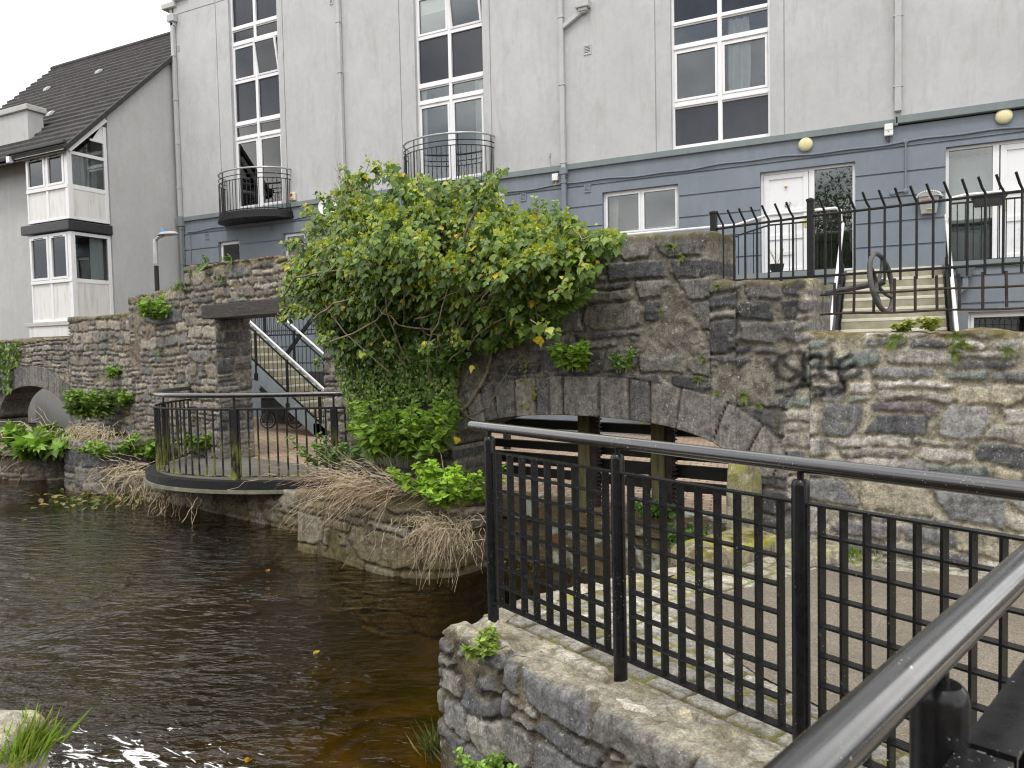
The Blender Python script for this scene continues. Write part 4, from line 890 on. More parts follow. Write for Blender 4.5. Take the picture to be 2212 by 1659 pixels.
t = thing('letter_box', 'grey tin letter box with a scalloped round top on the blue wall', 'letter box', (.47, YF, 3.9))
m = MB(); pr = [(.34, 3.89), (.6, 3.89), (.66, 4.2), (.62, 4.24), (.28, 4.24)]
m.add([(x, YF-.13+.04*(z < 4), z) for x, z in ((.33, 3.9), (.58, 3.9), (.63, 4.22), (.28, 4.22))]+[(x, YF, z) for x, z in ((.33, 3.9), (.58, 3.9), (.63, 4.22), (.28, 4.22))], [(0, 1, 2, 3), (4, 7, 6, 5), (0, 4, 5, 1), (1, 5, 6, 2), (2, 6, 7, 3), (3, 7, 4, 0)]); m.build('case', 'grey_tin', t, bevel=.006)
m = MB(); arc = [(.455-.195*math.cos(math.pi*k/16), 4.215+.095*math.sin(math.pi*k/16)) for k in range(17)]
m.add([(x, y, z) for y in (YF-.15, YF) for x, z in arc], [tuple(range(17)), tuple(range(17, 34))[::-1]]+[(k, k+1, 18+k, 17+k) for k in range(16)]+[(0, 17, 33, 16)]); m.build('hood', 'grey_tin', t)
m = MB()
for k in range(16): m.lathe((arc[k][0], YF-.16, arc[k][1]), [(.014, 0), (.014, .02)], 8, (0, 1, 0))
m.obox((.62, YF-.1, 4.22), (.68, YF-.1, 4.19), .2, .015, (0, 0, 1)); m.build('scalloped_edge', 'panel', t)
m = MB(); m.box(.33, .58, YF-.145, YF-.128, 4.135, 4.146); m.box(.35, .44, YF-.11, YF-.094, 3.905, 3.913); m.build('rust_strip', 'orange_rust', t)
m = MB(); m.box(.42, .51, YF-.126, YF-.112, 3.975, 3.998); m.build('plate', 'brass', t)
text_part('79', .05, lambda x, h, e: (.425+x, YF-.138-e, 4.165+h), 'number', 'pale_ink', t)
# ------------------------------------------------------------------ gabled house and the plain block on the left
XG = -19.6; YB = 13.065
house = thing('gabled_house', 'grey rendered house with dark tiled roof and a white two storey corner bay window', 'house', (-21, 14, -.3))
ez = lambda y: 7.21+.99*(y-13.1)                       # roof slope
m = MB(); m.add([(XG, YB+1.19, -.3), (XG, 18, -.3), (XG, 18, ez(18)-.1), (XG, YB+1.19, ez(YB+1.19)-.1)], [(0, 1, 2, 3)]); m.box(-28, XG-.02, 14.25, 14.4, -.3, 7.9)
m.add([(-28, 18.2, -.3), (XG, 18.2, -.3), (XG, 18.2, 11.5), (-28, 18.2, 11.5)], [(0, 1, 2, 3)]); m.box(-21.5, XG, YB, YB+1.19, -.3, 2.15); m.build('wall', 'render_side', house)
m = MB(); nc = 24; y0, y1 = 12.93, 18.0; x0, x1 = -27.6, -19.47
for i in range(nc):
    ya_, yb_ = y0+(y1-y0)*i/nc, y0+(y1-y0)*(i+1)/nc+.03; st = (i % 2)*.12; nx = 26
    xa = x0+st*.5; L = x1-xa
    for k in range(nx):
        a, b = xa+L*k/nx, xa+L*(k+1)/nx; dz = .008*random.random(); lift = .085+dz
        v = [(a, ya_, ez(ya_)+lift), (b, ya_, ez(ya_)+lift), (b, yb_, ez(yb_)+.012), (a, yb_, ez(yb_)+.012), (a, ya_, ez(ya_)-.0), (b, ya_, ez(ya_)-.0)]
        m.add(v, [(0, 1, 2, 3), (4, 5, 1, 0)])
    m.add([(x1, ya_, ez(ya_)+.085), (x1, yb_, ez(yb_)+.012), (x1, yb_, ez(yb_)-.1), (x1, ya_, ez(ya_)-.1)], [(0, 1, 2, 3)])
m.add([(x0, y0, ez(y0)-.1), (x1, y0, ez(y0)-.1), (x1, y1, ez(y1)-.1), (x0, y1, ez(y1)-.1)], [(0, 1, 2, 3)])
m.tube([(x0, 18.0, ez(18)+.02), (x1, 18.0, ez(18)+.02)], .1, 8); m.add([(x0, 18, ez(18)), (x1, 18, ez(18)), (x1, 22, 8), (x0, 22, 8)], [(0, 1, 2, 3)])
roof = m.build('roof', 'tiles', house)
def on_roof(x, y): return (x, y, ez(y)+.05)
def roof_px(px_, py_):
    d = ray(px_, py_); t = (ez(0)+.05-CZ)/(d[2]-.99*d[1]); return (EYE+d*t)[:2]
for x, y in (roof_px(212, 158), roof_px(100, 195), roof_px(107, 249)):
    m = MB(lambda a, b, e, c=on_roof(x, y): (c[0]+(a-c[0])*.62, c[1]+(b-c[1])*.62, c[2]+(e-c[2])*.62)); c = on_roof(x, y); m.add([(c[0]-.15, c[1]-.12, c[2]-.1), (c[0]+.15, c[1]-.12, c[2]-.1), (c[0]+.15, c[1]+.2, c[2]+.22), (c[0]-.15, c[1]+.2, c[2]+.22), (c[0]-.13, c[1]-.1, c[2]+.06), (c[0]+.13, c[1]-.1, c[2]+.06), (c[0]+.12, c[1]+.1, c[2]+.24), (c[0]-.12, c[1]+.1, c[2]+.24)], [(0, 1, 5, 4), (4, 5, 6, 7), (1, 2, 6, 5), (0, 4, 7, 3), (3, 7, 6, 2)]); m.build('roof_vent', 'steel', roof, bevel=.01)
m = MB(); m.obox((-19.45, y0-.02, ez(y0)-.02), (-19.45, 16.45, ez(16.45)-.02), .05, .13, (0, 1, 1)); m.obox((-21.95, 12.9, 7.2), (-19.42, 12.9, 7.2), .11, .1); m.build('gutter', 'dark_plastic', house, bevel=.02)
m = MB(); m.obox((XG+.03, 13.05, 7.06), (XG+.03, 14.15, 8.12), .1, .2, (0, 1, 1)); m.box(-21.7, XG+.05, YB-.12, YB+.1, 7.02, 7.14); m.box(-21.95, -21.8, 12.86, 12.98, 6.95, 7.12); m.build('soffit', 'upvc', house, bevel=.01)
# bay: front face (plane Y=YB), right face (plane X=XG-.02)
def bay(z_p0, z_p1, z_w0, z_w1, tri):
    xa, xb = -21.42, XG-.02; f = MB(); xm = -20.53; ctr = .05
    fy = YB
    def fr(a, b, z0, z1, w=.06): frame_cell(f, a, b, z0, z1, fy, w, .08)
    fr(xa, xb-.012, z_p0, z_w1); f.box(xm-.045, xm+.045, fy, fy+.08, z_p0+.06, z_w1-.06); f.box(xa+.003, xb-.003, fy-.02, fy+.077, z_p1-.03, z_w0); f.box(xb-.13, xb, fy-.005, fy+.13, z_p0, z_w1)
    # right face
    gx_ = lambda y0, y1, z0, z1: f.box(xb-.08, xb-.006, y0, y1, z0, z1)
    Y0, Y1 = fy+.01, fy+1.17
    gx_(Y1-.1, Y1, z_p0, z_w1+(.85 if tri else 0)); gx_(Y0+.12, Y1-.1, z_p0, z_p0+.07); gx_(Y0+.12, Y1-.1, z_p1-.05, z_w0); gx_(Y0+.12, Y1-.1, z_w1-.09, z_w1)
    b_ = f.build('bay_window', 'upvc', house, bevel=.006)
    for a, b in ((xa+.06, xm-.045), (xm+.045, xb-.14)):
        m = MB(); frame_cell(m, a, b, z_w0+.005, z_w1-.065, fy-.025, .065, .06); m.build('sash', 'upvc', b_, bevel=.004); pane_part(b_, a+.065, b-.065, z_w0+.07, z_w1-.13, fy+.02)
        m = MB(); m.box(a, b, fy+.03, fy+.05, z_p0+.06, z_p1-.03); m.build('panel', 'panel', b_)
        m = MB(); m.box((a+b)/2-.2, (a+b)/2+.2, fy-.032, fy-.024, z_w1-.115, z_w1-.09); m.build('trickle_vent', 'dark_plastic', b_)
    m = MB(); m.box(xb-.05, xb-.038, Y0+.12, Y1-.1, z_w0, z_w1-.09); m.build('pane', 'glass', b_)
    m = MB(); m.box(xb-.04, xb-.02, Y0+.12, Y1-.1, z_p0+.07, z_p1-.05); m.build('panel', 'panel', b_)
    if tri:
        m = MB(); ys = (Y0+.32, Y1-.1); m.add([(xb-.05, ys[0], z_w1), (xb-.05, ys[1], z_w1), (xb-.05, ys[1], z_w1+.42), (xb-.05, ys[0]+.42, z_w1+.42)], [(0, 1, 2, 3)]); m.build('pane', 'glass', b_)
        m = MB(); m.add([(xb-.03, ys[0]+.42, z_w1+.42), (xb-.03, ys[1], z_w1+.42), (xb-.03, ys[1], z_w1+.9)], [(0, 1, 2)]); m.box(xb-.06, xb-.01, ys[0]+.36, ys[1], z_w1+.39, z_w1+.45); m.build('panel', 'upvc', b_)
    m = MB(); m.box(xa+.1, xb-.3, fy+.75, fy+.8, z_p0, z_w1); m.box(xa+.05, xa+.1, fy+.1, fy+1.1, z_p0, z_w1+.3); m.box(xa+.1, xb-.1, fy+.1, fy+1.1, z_p0+.02, z_p0+.06); m.box(xb-.9, xb-.85, fy+.3, fy+1.15, z_p0, z_w1+.4); m.build('interior', 'room', b_)
    return b_, xb, fy
b1, xb, fy = bay(5.25, 6.1, 6.17, 7.05, True); b2, _, _ = bay(2.55, 3.62, 3.68, 4.92, False)
def curtain_side(win, x, ya_, yb_, z0, z1, mat):
    n = 26; m = MB(); m.add([(x+.03*math.sin(i*1.9), ya_+(yb_-ya_)*i/(n-1), z) for i in range(n) for z in (z0, z1)], [(i*2, i*2+2, i*2+3, i*2+1) for i in range(n-1)]); m.build('curtain', mat, win, smooth=True)
curtain_side(b2, xb-.25, fy+.7, fy+1.08, 3.7, 4.9, 'curtain'); curtain_side(b1, xb-.3, fy+.3, fy+1.05, 6.2, 7.0, 'grey_tin'); curtain(b1, -21.3, -20.9, 6.2, 7.0, fy+.3, 'cream')
m = MB(); m.box(-21.62, XG+.06, YB-.1, YB+1.19, 4.95, 5.2); m.build('band', 'dark_plastic', house, bevel=.02)
m = MB(); m.box(-21.72, XG+.03, YB-.07, YB+1.2, 2.44, 2.54); m.build('sill', 'coping', house, bevel=.01); m = MB(); m.box(-21.56, XG+.0, YB-.03, YB, 2.15, 2.44); m.build('apron', 'panel', house)
blk = thing('parapet_house', 'plain grey rendered block with a coped parapet at the far left', 'house', (-24, 13.6, -.3))
m = MB(); cellwall(m, -34, -22.08, -.3, 8.6, lambda x, d, z: (x, 13.6+d, z)); m.box(-22.3, -22.083, 13.603, 14.05, -.3, 8.597); m.add([(-34, 14.05, -.3), (-22.083, 14.05, -.3), (-22.083, 14.05, 8.6), (-34, 14.05, 8.6)], [(0, 1, 2, 3)]); m.box(-22.1, -21.45, 13.75, 14.0, -.3, 7.3); m.box(-34, -33.8, 13.6, 18, -.3, 8.6); m.build('wall', 'render_side', blk)
m = MB(); m.box(-34, -22.0, 13.52, 14.12, 8.6, 8.76); m.build('coping', 'coping', blk, bevel=.02)
m = MB(); m.tube([(-21.75, 13.68, 0), (-21.75, 13.68, 7.0)], .05, 8); m.build('downpipe', 'grey_tin', blk, smooth=True)

# ------------------------------------------------------------------ street lamps
def street_lamp(x, y, zt, dirx, label, ball):
    t = thing('street_lamp', label, 'street lamp', (x, y, -.21)); m = MB(); m.lathe((x, y, -.21), [(.07, 0), (.07, .9), (.05, .95), (.05, zt-.55)], 12); m.build('pole', 'black_matt', t, smooth=True)
    m = MB(); m.lathe((x, y, zt-.72), [(.052, 0), (.05, .52), (.04, .56)], 12); m.tube([(x, y, zt-.2), (x+dirx*.1, y, zt-.14), (x+dirx*.28, y-.0, zt-.11)], .035, 8); m.build('bracket', 'steel', t, smooth=True)
    m = MB(); n = 18; L = .62; pr = []
    for k in range(n):
        a = 2*math.pi*k/n; pr.append((x+dirx*(.42+L/2*math.cos(a)*1.0), y+.16*math.sin(a)))
    m.add([(px_, py_, zt-.1) for px_, py_ in pr]+[(x+dirx*.42+(px_-x-dirx*.42)*.75, y+(py_-y)*.6, zt-.04) for px_, py_ in pr], [tuple(range(n)), tuple(range(n, 2*n))[::-1]]+[(k, (k+1) % n, n+(k+1) % n, n+k) for k in range(n)]); m.build('lantern', 'grey_tin', t, smooth=True)
    m = MB(); m.lathe((x+dirx*.27, y, zt-.06), [(.05, 0), (.05, .09), (.04, .1)], 12); m.build('photocell', 'blue_plastic', t, smooth=True)
    if ball:
        m = MB(); m.lathe((x-.06, y-.12, zt-.95), [(.03, 0), (.12, .03), (.15, .12), (.12, .2), (.05, .24)], 16, (-.8, -.5, -.3)); m.build('floodlight', 'grey_tin', t, smooth=True)
street_lamp(-15.03, 12.0, 4.36, 1, 'slim black street lamp with a grey arm and blue photocell left of the ruined wall', False)
street_lamp(-6.2, 12.0, 4.5, -1, 'street lamp head with blue photocell showing just above the ivy', True)

# ------------------------------------------------------------------ outside stairs and terrace rails
def steps(m, edge, n, top, run, rise, X0, X1, axis):
    for k in range(n):
        z = top-rise*(k+1); a = run*k
        if axis == 'y': m.box(X0, X1, edge[1]-a-run, edge[1]-a+.02, z-rise*.6, z); 
right = thing('concrete_stairs', 'flight of brown concrete steps climbing to the blue block between steel handrails', 'stairs', (-.13, 13, -.21))
m = MB(); e = MB(); YT = 15.42; rise, run = .183, .275
for k in range(17):
    z = 2.84-rise*k; y = YT-run*k
    if z < -.15: break
    m.box(-.9, .64, y-run+.012, y+.03, z-rise-.17, z-rise); e.box(-.895, .635, y-.008, y+.028, z-.045, z+.004); m.box(-.9, .64, y-.0, y+.028, z-rise, z-.045)
m.build('steps', 'concrete_step', right); e.build('nosing', 'step_edge', right, bevel=.006)
def slope(y): return 2.84-(YT-y)*rise/run
for x, nm in ((-.95, 'stringer'), (.69, 'stringer')):
    m = MB(); m.obox((x, YT+.05, slope(YT)+.0), (x, 11.2, slope(11.2)), .03, .34); m.build(nm, 'black_matt', right)
    m = MB(); m.tube([(x, YT-.05, slope(YT)+.86), (x, 10.9, slope(10.9)+.86), (x, 10.75, slope(10.9)+.7)], .027, 8); m.build('handrail', 'handrail', right, smooth=True)
    for y in (15.1, 13.9, 12.7, 11.5):
        m = MB(); m.tube([(x, y, slope(y)-.05), (x, y, slope(y)+.86)], .02, 6); m.build('post', 'black_matt', right)
left = thing('steel_stairs', 'grey steel framed stairs with concrete treads and black balusters seen through the doorway', 'stairs', (-11.5, 13.3, -.21))
SX, SZ = -10.98, -.21; r2, g2 = .178, .242; NS = 16; sl = lambda x: SZ+(SX-x)*r2/g2
m = MB(); e = MB()
for k in range(NS):
    x = SX-g2*k; z = SZ+r2*(k+1); m.box(x-g2-.02, x-.012, 12.82, 13.95, z-.13, z-.03); m.box(x-.03, x, 12.825, 13.945, z-r2, z-.04); e.box(x-.05, x+.006, 12.82, 13.95, z-.05, z)
m.box(SX-g2*NS-1.5, SX-g2*NS, 12.82, 15, SZ+r2*NS-.15, SZ+r2*NS); m.build('treads', 'concrete_step', left); e.build('nosing', 'step_edge', left)
for y in (12.79, 13.98):
    m = MB(); m.obox((SX+.1, y, sl(SX)-.1), (SX-g2*NS, y, sl(SX-g2*NS)-.1), .04, .3)
    if y < 13: m.box(SX-.3, SX+.12, y-.02, y+.02, SZ, SZ+.25)
    m.build('stringer', 'stringer', left)
for y in (12.78, 14.0):
    m = MB(); m.tube([(SX+.25, y, sl(SX+.25)+1.0), (SX-g2*NS, y, sl(SX-g2*NS)+1.0)], .026, 8); m.build('handrail', 'handrail', left, smooth=True)
    m = MB()
    for h in (.86, .18): m.obox((SX+.2, y, sl(SX+.2)+h), (SX-g2*NS, y, sl(SX-g2*NS)+h), .012, .04)
    m.build('rail', 'black_matt', left)
    for k in range(32):
        x = SX+.1-k*.125; m = MB(); m.tube([(x, y, sl(x)+.18), (x, y, sl(x)+.86)], .008, 5); m.build('baluster', 'black_matt', left)
    for x in (SX-.1, SX-1.0, SX-1.9, SX-2.8):
        m = MB(); m.box(x-.022, x+.022, y-.022, y+.022, sl(x)-.12, sl(x)+.9); m.box(x-.05, x+.05, y-.03, y+.03, sl(x)-.2, sl(x)-.06); m.build('post', 'black_matt', left)
def railing(name, label, runs, hand, cat='railing'):
    """runs: list of ((x,y,z0),(x,y,z0),height,spacing)"""
    t = thing(name, label, cat, runs[0][0])
    for a, b, h, sp in runs:
        a, b = np.array(a, float), np.array(b, float); m = MB()
        for q in (.02, h): m.obox(a+(0, 0, q), b+(0, 0, q), .012, .03)
        m.build('rail', 'black_matt', t); n = max(2, int(np.linalg.norm(b-a)/sp))
        for k in range(n+1):
            p = a+(b-a)*k/n; m = MB(); m.tube([p+(0, 0, .02), p+(0, 0, h)], .009, 5); m.build('baluster', 'black_matt', t)
    for pts in hand:
        m = MB(); m.tube(pts, .027, 8); m.build('handrail', 'handrail', t, smooth=True)
    return t
yt = 15.02
railing('terrace_railing', 'thin black terrace railing with a pale handrail before the white door numbered 67', [((-4.6, yt, 2.7), (-2.75, yt, 2.7), .88, .14), ((-2.75, yt, 2.7), (-2.2, yt, 2.84), .9, .14), ((-2.2, yt, 2.84), (-1.0, yt, 2.84), .9, .115)],
    [[(-6.6, yt, 3.8), (-2.79, yt, 3.8), (-2.2, yt, 3.93), (-1.05, yt, 3.94), (-.97, yt, 3.9), (-.96, yt, 3.7)]])
railing('terrace_railing', 'thin black terrace railing with a pale curved handrail in front of the second door', [((.72, yt, 2.84), (4.2, yt, 2.84), .99, .115)], [[(.7, yt, 3.6), (.7, yt, 3.84), (.78, yt, 3.93), (.95, yt, 3.955), (4.2, yt, 3.955)]])
railing('landing_railing', 'black balustrade on the upper landing behind the steel stairs', [((-15.6, 14.6, 2.0), (-12.2, 14.6, 2.0), .95, .13)], [])
m = MB(); m.obox((-14.9, 14.9, .6), (-12.6, 14.9, 2.9), .05, .09); props(m.build('brace', 'black_matt', base=(-14.9, 14.9, .6)), 'diagonal black steel stair member behind the near flight of steel stairs', 'beam')
t = thing('planter', 'black window box planter hooked on the terrace railing with a small grey shrub', 'planter', (1.28, 14.9, 3.72))
m = MB(); m.add([(x, y, z) for z, w, d in ((3.72, .2, .07), (3.86, .235, .09)) for x, y in ((1.28-w, 14.9-d), (1.28+w, 14.9-d), (1.28+w, 14.9+d), (1.28-w, 14.9+d))], [(0, 3, 2, 1), (0, 1, 5, 4), (1, 2, 6, 5), (2, 3, 7, 6), (3, 0, 4, 7), (4, 5, 6, 7)]); m.box(1.03, 1.53, 14.8, 15.0, 3.85, 3.875); m.build('box', 'dark_plastic', t, bevel=.006)
t2 = thing('flower_pot', 'small black hanging pot with thin twigs beside the white door', 'pot', (-2.1, 15.3, 2.9)); m = MB(); m.lathe((-2.1, 15.3, 2.88), [(.08, 0), (.12, .06), (.135, .15), (.14, .16), (.125, .16)], 18); m.build('pot', 'dark_plastic', t2, smooth=True)
m = MB()
for k in range(14):
    a = random.random()*6.28; m.tube([(-2.1, 15.3, 3.0), (-2.1+.06*math.cos(a), 15.3+.06*math.sin(a), 3.15), (-2.1+.13*math.cos(a), 15.3+.1*math.sin(a), 3.22+.12*random.random())], .003, 4)
m.build('twigs', 'straw', t2)
# bicycle under the stairs
bk = thing('bicycle', 'small dark bicycle parked in the shade under the steel stairs', 'bicycle', (-13.1, 13.75, -.21))
def wheel(cx, cy):
    ax = np.array([.28, -.95, 0]); ax /= np.linalg.norm(ax); a = np.cross((0, 0, 1.), ax); c = np.array([cx, cy, -.21+.2])
    ring = lambda r: [c+r*(math.cos(2*math.pi*k/28)*a+math.sin(2*math.pi*k/28)*np.array([0, 0, 1.])) for k in range(29)]
    m = MB(); m.tube(ring(.185), .017, 8, False); w = m.build('wheel', 'rubber', bk, smooth=True); m = MB(); m.tube(ring(.165), .008, 6, False)
    m.build('rim', 'steel', w, smooth=True); m = MB(); m.tube([c-ax*.03, c+ax*.03], .018, 8)
    for k in range(14): th_ = 2*math.pi*k/14; m.tube([c, c+.16*(math.cos(th_)*a+math.sin(th_)*np.array([0, 0, 1.]))], .0012, 3)
    m.build('spokes', 'steel', w); return c
ca_, cb_ = wheel(-13.35, 13.55), wheel(-12.7, 13.75)
m = MB(); bb = (ca_+cb_)/2+np.array([.05, 0, -.02]); seat = bb+np.array([.08, 0, .33]); head = ca_+np.array([.1, 0, .34])
for p, q, r in ((ca_, head, .012), (head, bb, .016), (head, seat, .014), (seat, bb, .014), (bb, cb_, .01), (seat, cb_, .009), (head, head+(-.02, 0, .14), .012)): m.tube([p, q], r, 8)
m.build('frame', 'dark_plastic', bk, smooth=True); m = MB(); h = head+np.array([-.02, 0, .14]); m.tube([h+(-.06, -.2, .02), h, h+(.06, .2, .02)], .011, 8); m.build('handlebar', 'rubber', bk); m = MB(); m.box(seat[0]-.09, seat[0]+.09, seat[1]-.05, seat[1]+.05, seat[2]+.03, seat[2]+.07); m.build('saddle', 'rubber', bk, bevel=.025)
m = MB(); m.box(-14.6, -11.5, 14.6, 14.7, -.21, 1.1); props(m.build('shade_panel', 'room', base=(-13, 14.6, -.21)), 'dark panel added as the shade under the steel stairs', 'wall')  # dark panel added to give the black shade beneath the flight
# ------------------------------------------------------------------ round platform over the water
ZD = -.21
deck = thing('viewing_platform', 'half round platform with lichen stained black railing over the water', 'platform', (-9, 8.2, ZD))
dk = Path([(-11.6, 9.95), (-11.35, 9.35), (-10.95, 8.6), (-10.45, 7.98), (-9.8, 7.64), (-9.3, 7.56), (-8.7, 7.56), (-8.1, 7.7), (-7.5, 7.97), (-6.95, 8.25)], 3)
poly = [tuple(p) for p in dk.P]+[tuple(W(-6.9, 1.43, 0)[:2]), tuple(W(-7.9, 1.43, 0)[:2]), tuple(W(-7.9, 1.75, 0)[:2]), tuple(W(-10.68, 1.75, 0)[:2]), tuple(W(-10.7, 1.43, 0)[:2])]
m = MB(); m.prism(poly, ZD-.06, ZD); m.build('deck', 'deck', deck)
m = MB(); n = len(dk.P); o_ = dk.P+dk.n*.03; i_ = dk.P-dk.n*.12
m.add([(*p, z) for q, z in ((o_, ZD-.1), (o_, ZD+.012), (i_, ZD-.1), (i_, ZD+.012)) for p in q], [f for k in range(n-1) for f in ((k, k+1, n+k+1, n+k), (n+k, n+k+1, 3*n+k+1, 3*n+k), (2*n+k, 3*n+k, 3*n+k+1, 2*n+k+1), (k, 2*n+k, 2*n+k+1, k+1))]); m.build('edge_channel', 'black_matt', deck)
m = MB(); o_ = dk.P+dk.n*.05; i_ = dk.P-dk.n*.5
m.add([(*p, z) for q, z in ((o_, ZD-.155), (o_, ZD-.105), (i_, ZD-.155), (i_, ZD-.105)) for p in q], [f for k in range(n-1) for f in ((k, k+1, n+k+1, n+k), (n+k, n+k+1, 3*n+k+1, 3*n+k), (2*n+k, 3*n+k, 3*n+k+1, 2*n+k+1), (k, 2*n+k, 2*n+k+1, k+1))]); m.build('rim', 'concrete_rim', deck)
rl = Path([(-11.2, 9.75), (-11.05, 9.3), (-10.75, 8.6), (-10.27, 8.02), (-9.75, 7.74), (-9.25, 7.67), (-8.7, 7.68), (-8.15, 7.82), (-7.5, 8.1), (-6.85, 8.4)], 3); LL = rl.L[-1]
rp = lambda t: rl(np.array([t]))[0]
m = MB(); m.tube([(*rp(LL*k/60), ZD+1.195) for k in range(61)], .036, 10); m.build('handrail', 'black_rail', deck, smooth=True)
m = MB(); m.tube([(*rp(LL*k/60), ZD+1.0) for k in range(61)], .016, 6); m.tube([(*rp(LL*k/60), ZD+.06) for k in range(61)], .012, 6); m.build('rail', 'black_lichen', deck)
def tpx(px, y=1000):           # distance along the platform edge under a given sight line
    best = min((abs(1106+F*((np.array([*rp(LL*k/400), ZD+.5])-EYE) @ cr)/((np.array([*rp(LL*k/400), ZD+.5])-EYE) @ fwd)-px), k) for k in range(60, 401)); return LL*best[1]/400
pt = [.12]+[tpx(q) for q in (356, 508, 723)]
for t in pt:
    p = rp(t); nn = rl.nrm(np.array([t]))[0]; m = MB(); tt = np.array([nn[1], -nn[0]])
    a = p-tt*.042; m.add([(*(p+i*tt*.045+j*nn*.03), z) for z in (ZD+.0, ZD+1.0) for i, j in ((-1, -1), (1, -1), (1, 1), (-1, 1))], [(0, 3, 2, 1), (4, 5, 6, 7), (0, 1, 5, 4), (1, 2, 6, 5), (2, 3, 7, 6), (3, 0, 4, 7)]); m.tube([(*p, ZD+.98), (*p, ZD+1.18)], .016, 6); m.build('post', 'black_lichen', deck, bevel=.004)
nb = int(LL/.135)
for k in range(nb+1):
    t = LL*k/nb
    if min(abs(t-q) for q in pt) < .06: continue
    p = rp(t); m = MB(); m.tube([(*p, ZD+.06), (*p, ZD+1.0)], .0135, 6); m.build('baluster', 'black_lichen', deck)

# ------------------------------------------------------------------ spiked fence on the wall, rusty lower rails, valve wheel
FN = WR+.3
fence = thing('spiked_fence', 'black iron fence with bent spike tops mounted on the old wall', 'fence', W(-.8, FN, 1.6))
def sq(m, s, z0, z1, w, n=FN): m.add([W(s+i*w/2, n+j*w/2, z) for z in (z0, z1) for i, j in ((-1, -1), (1, -1), (1, 1), (-1, 1))], [(0, 3, 2, 1), (4, 5, 6, 7), (0, 1, 5, 4), (1, 2, 6, 5), (2, 3, 7, 6), (3, 0, 4, 7)])
for s, z0, z1 in ((-1.655, 2.0, 2.72), (-.815, 1.55, 2.72)):
    m = MB(); sq(m, s, z0, z1, .05); sq(m, s, z1-.005, z1+.012, .06); m.add([W(s+i*.03, FN+j*.03, z1+.012) for i, j in ((-1, -1), (1, -1), (1, 1), (-1, 1))]+[W(s, FN, z1+.028)], [(0, 1, 4), (1, 2, 4), (2, 3, 4), (3, 0, 4)]); m.build('post', 'black_matt', fence)
for z, z2, mat in ((2.58, 2.6, 'black_matt'), (2.115, 2.07, 'black_matt')):
    m = MB(); m.tube([W(-1.68, FN+.01, z), W(-.815, FN+.01, (z+z2)/2+.005), W(3.2, FN+.01, z2)], .0105, 6); m.build('rail', mat, fence)
ps = [-1.57, -1.47, -1.37, -1.265, -1.165, -1.06, -.96]+[-.7, -.585, -.475]+list(np.arange(-.365, 3.1, .1125))
for s in ps:
    zb_ = 2.03 if s > -1.66 else 2.1; j = random.uniform(-.006, .006)
    m = MB(); m.tube([W(s, FN, 2.02), W(s+.001, FN, 2.61), W(s-.014+j, FN-.02, 2.65), W(s-.034+j, FN-.06, 2.725)], .0095, 6); m.build('picket', 'black_matt', fence)
low = thing('rusty_rails', 'two thin rusty rails with short upright stubs below the spiked fence', 'fence', W(0, FN, 1.65))
for z, z2 in ((1.94, 1.925), (1.78, 1.765)):
    m = MB(); m.tube([W(s, FN, z+(z2-z)*(s+.8)/1.5+.004*math.sin(s*9)) for s in np.arange(-.8, 3.3, .12)], .0085, 6); m.build('rail', 'rust', low)
for k in range(26):
    s = -.63+.1487*k; j = random.uniform(-.006, .006); m = MB(); m.tube([W(s, FN, 1.775), W(s+j*.5, FN, 1.9), W(s+j, FN, 2.035+random.uniform(-.006, .008))], .0105, 6); m.build('upright', 'rust', low)
vw = thing('valve_wheel', 'weathered cast iron sluice wheel with curved spokes on a horizontal shaft', 'valve wheel', W(-.3, FN+.15, 1.78))
wc = W(-.3, FN+.12, 2.02); ax = np.array([.93, -.3, .15]); ax /= np.linalg.norm(ax); a_ = np.cross(ax, (0, 0, 1.)); a_ /= np.linalg.norm(a_); b_ = np.cross(a_, ax)
m = MB(); rr = .235; m.tube([wc+rr*(math.cos(t)*a_+math.sin(t)*b_) for t in np.linspace(0, 2*math.pi, 41)], .02, 10, False); m.build('rim', 'cast_iron', vw, smooth=True)
for k in range(4):
    th_ = math.pi/2*k+.5; m = MB(); m.tube([wc+rr*q*(math.cos(th_+.5*(1-q))*a_+math.sin(th_+.5*(1-q))*b_)-ax*.04*(1-q) for q in np.linspace(0, 1, 8)], [.02, .018, .016, .015, .015, .016, .017, .018], 8); m.build('spoke', 'cast_iron', vw, smooth=True)
m = MB(); m.lathe(wc-ax*.09, [(.022, 0), (.03, .03), (.03, .09), (.02, .12)], 14, ax); m.build('hub', 'cast_iron', vw, smooth=True)
m = MB(); m.tube([wc-ax*.05, W(-.98, FN+.2, 1.93)], .024, 8); m.build('shaft', 'cast_iron', vw, smooth=True)

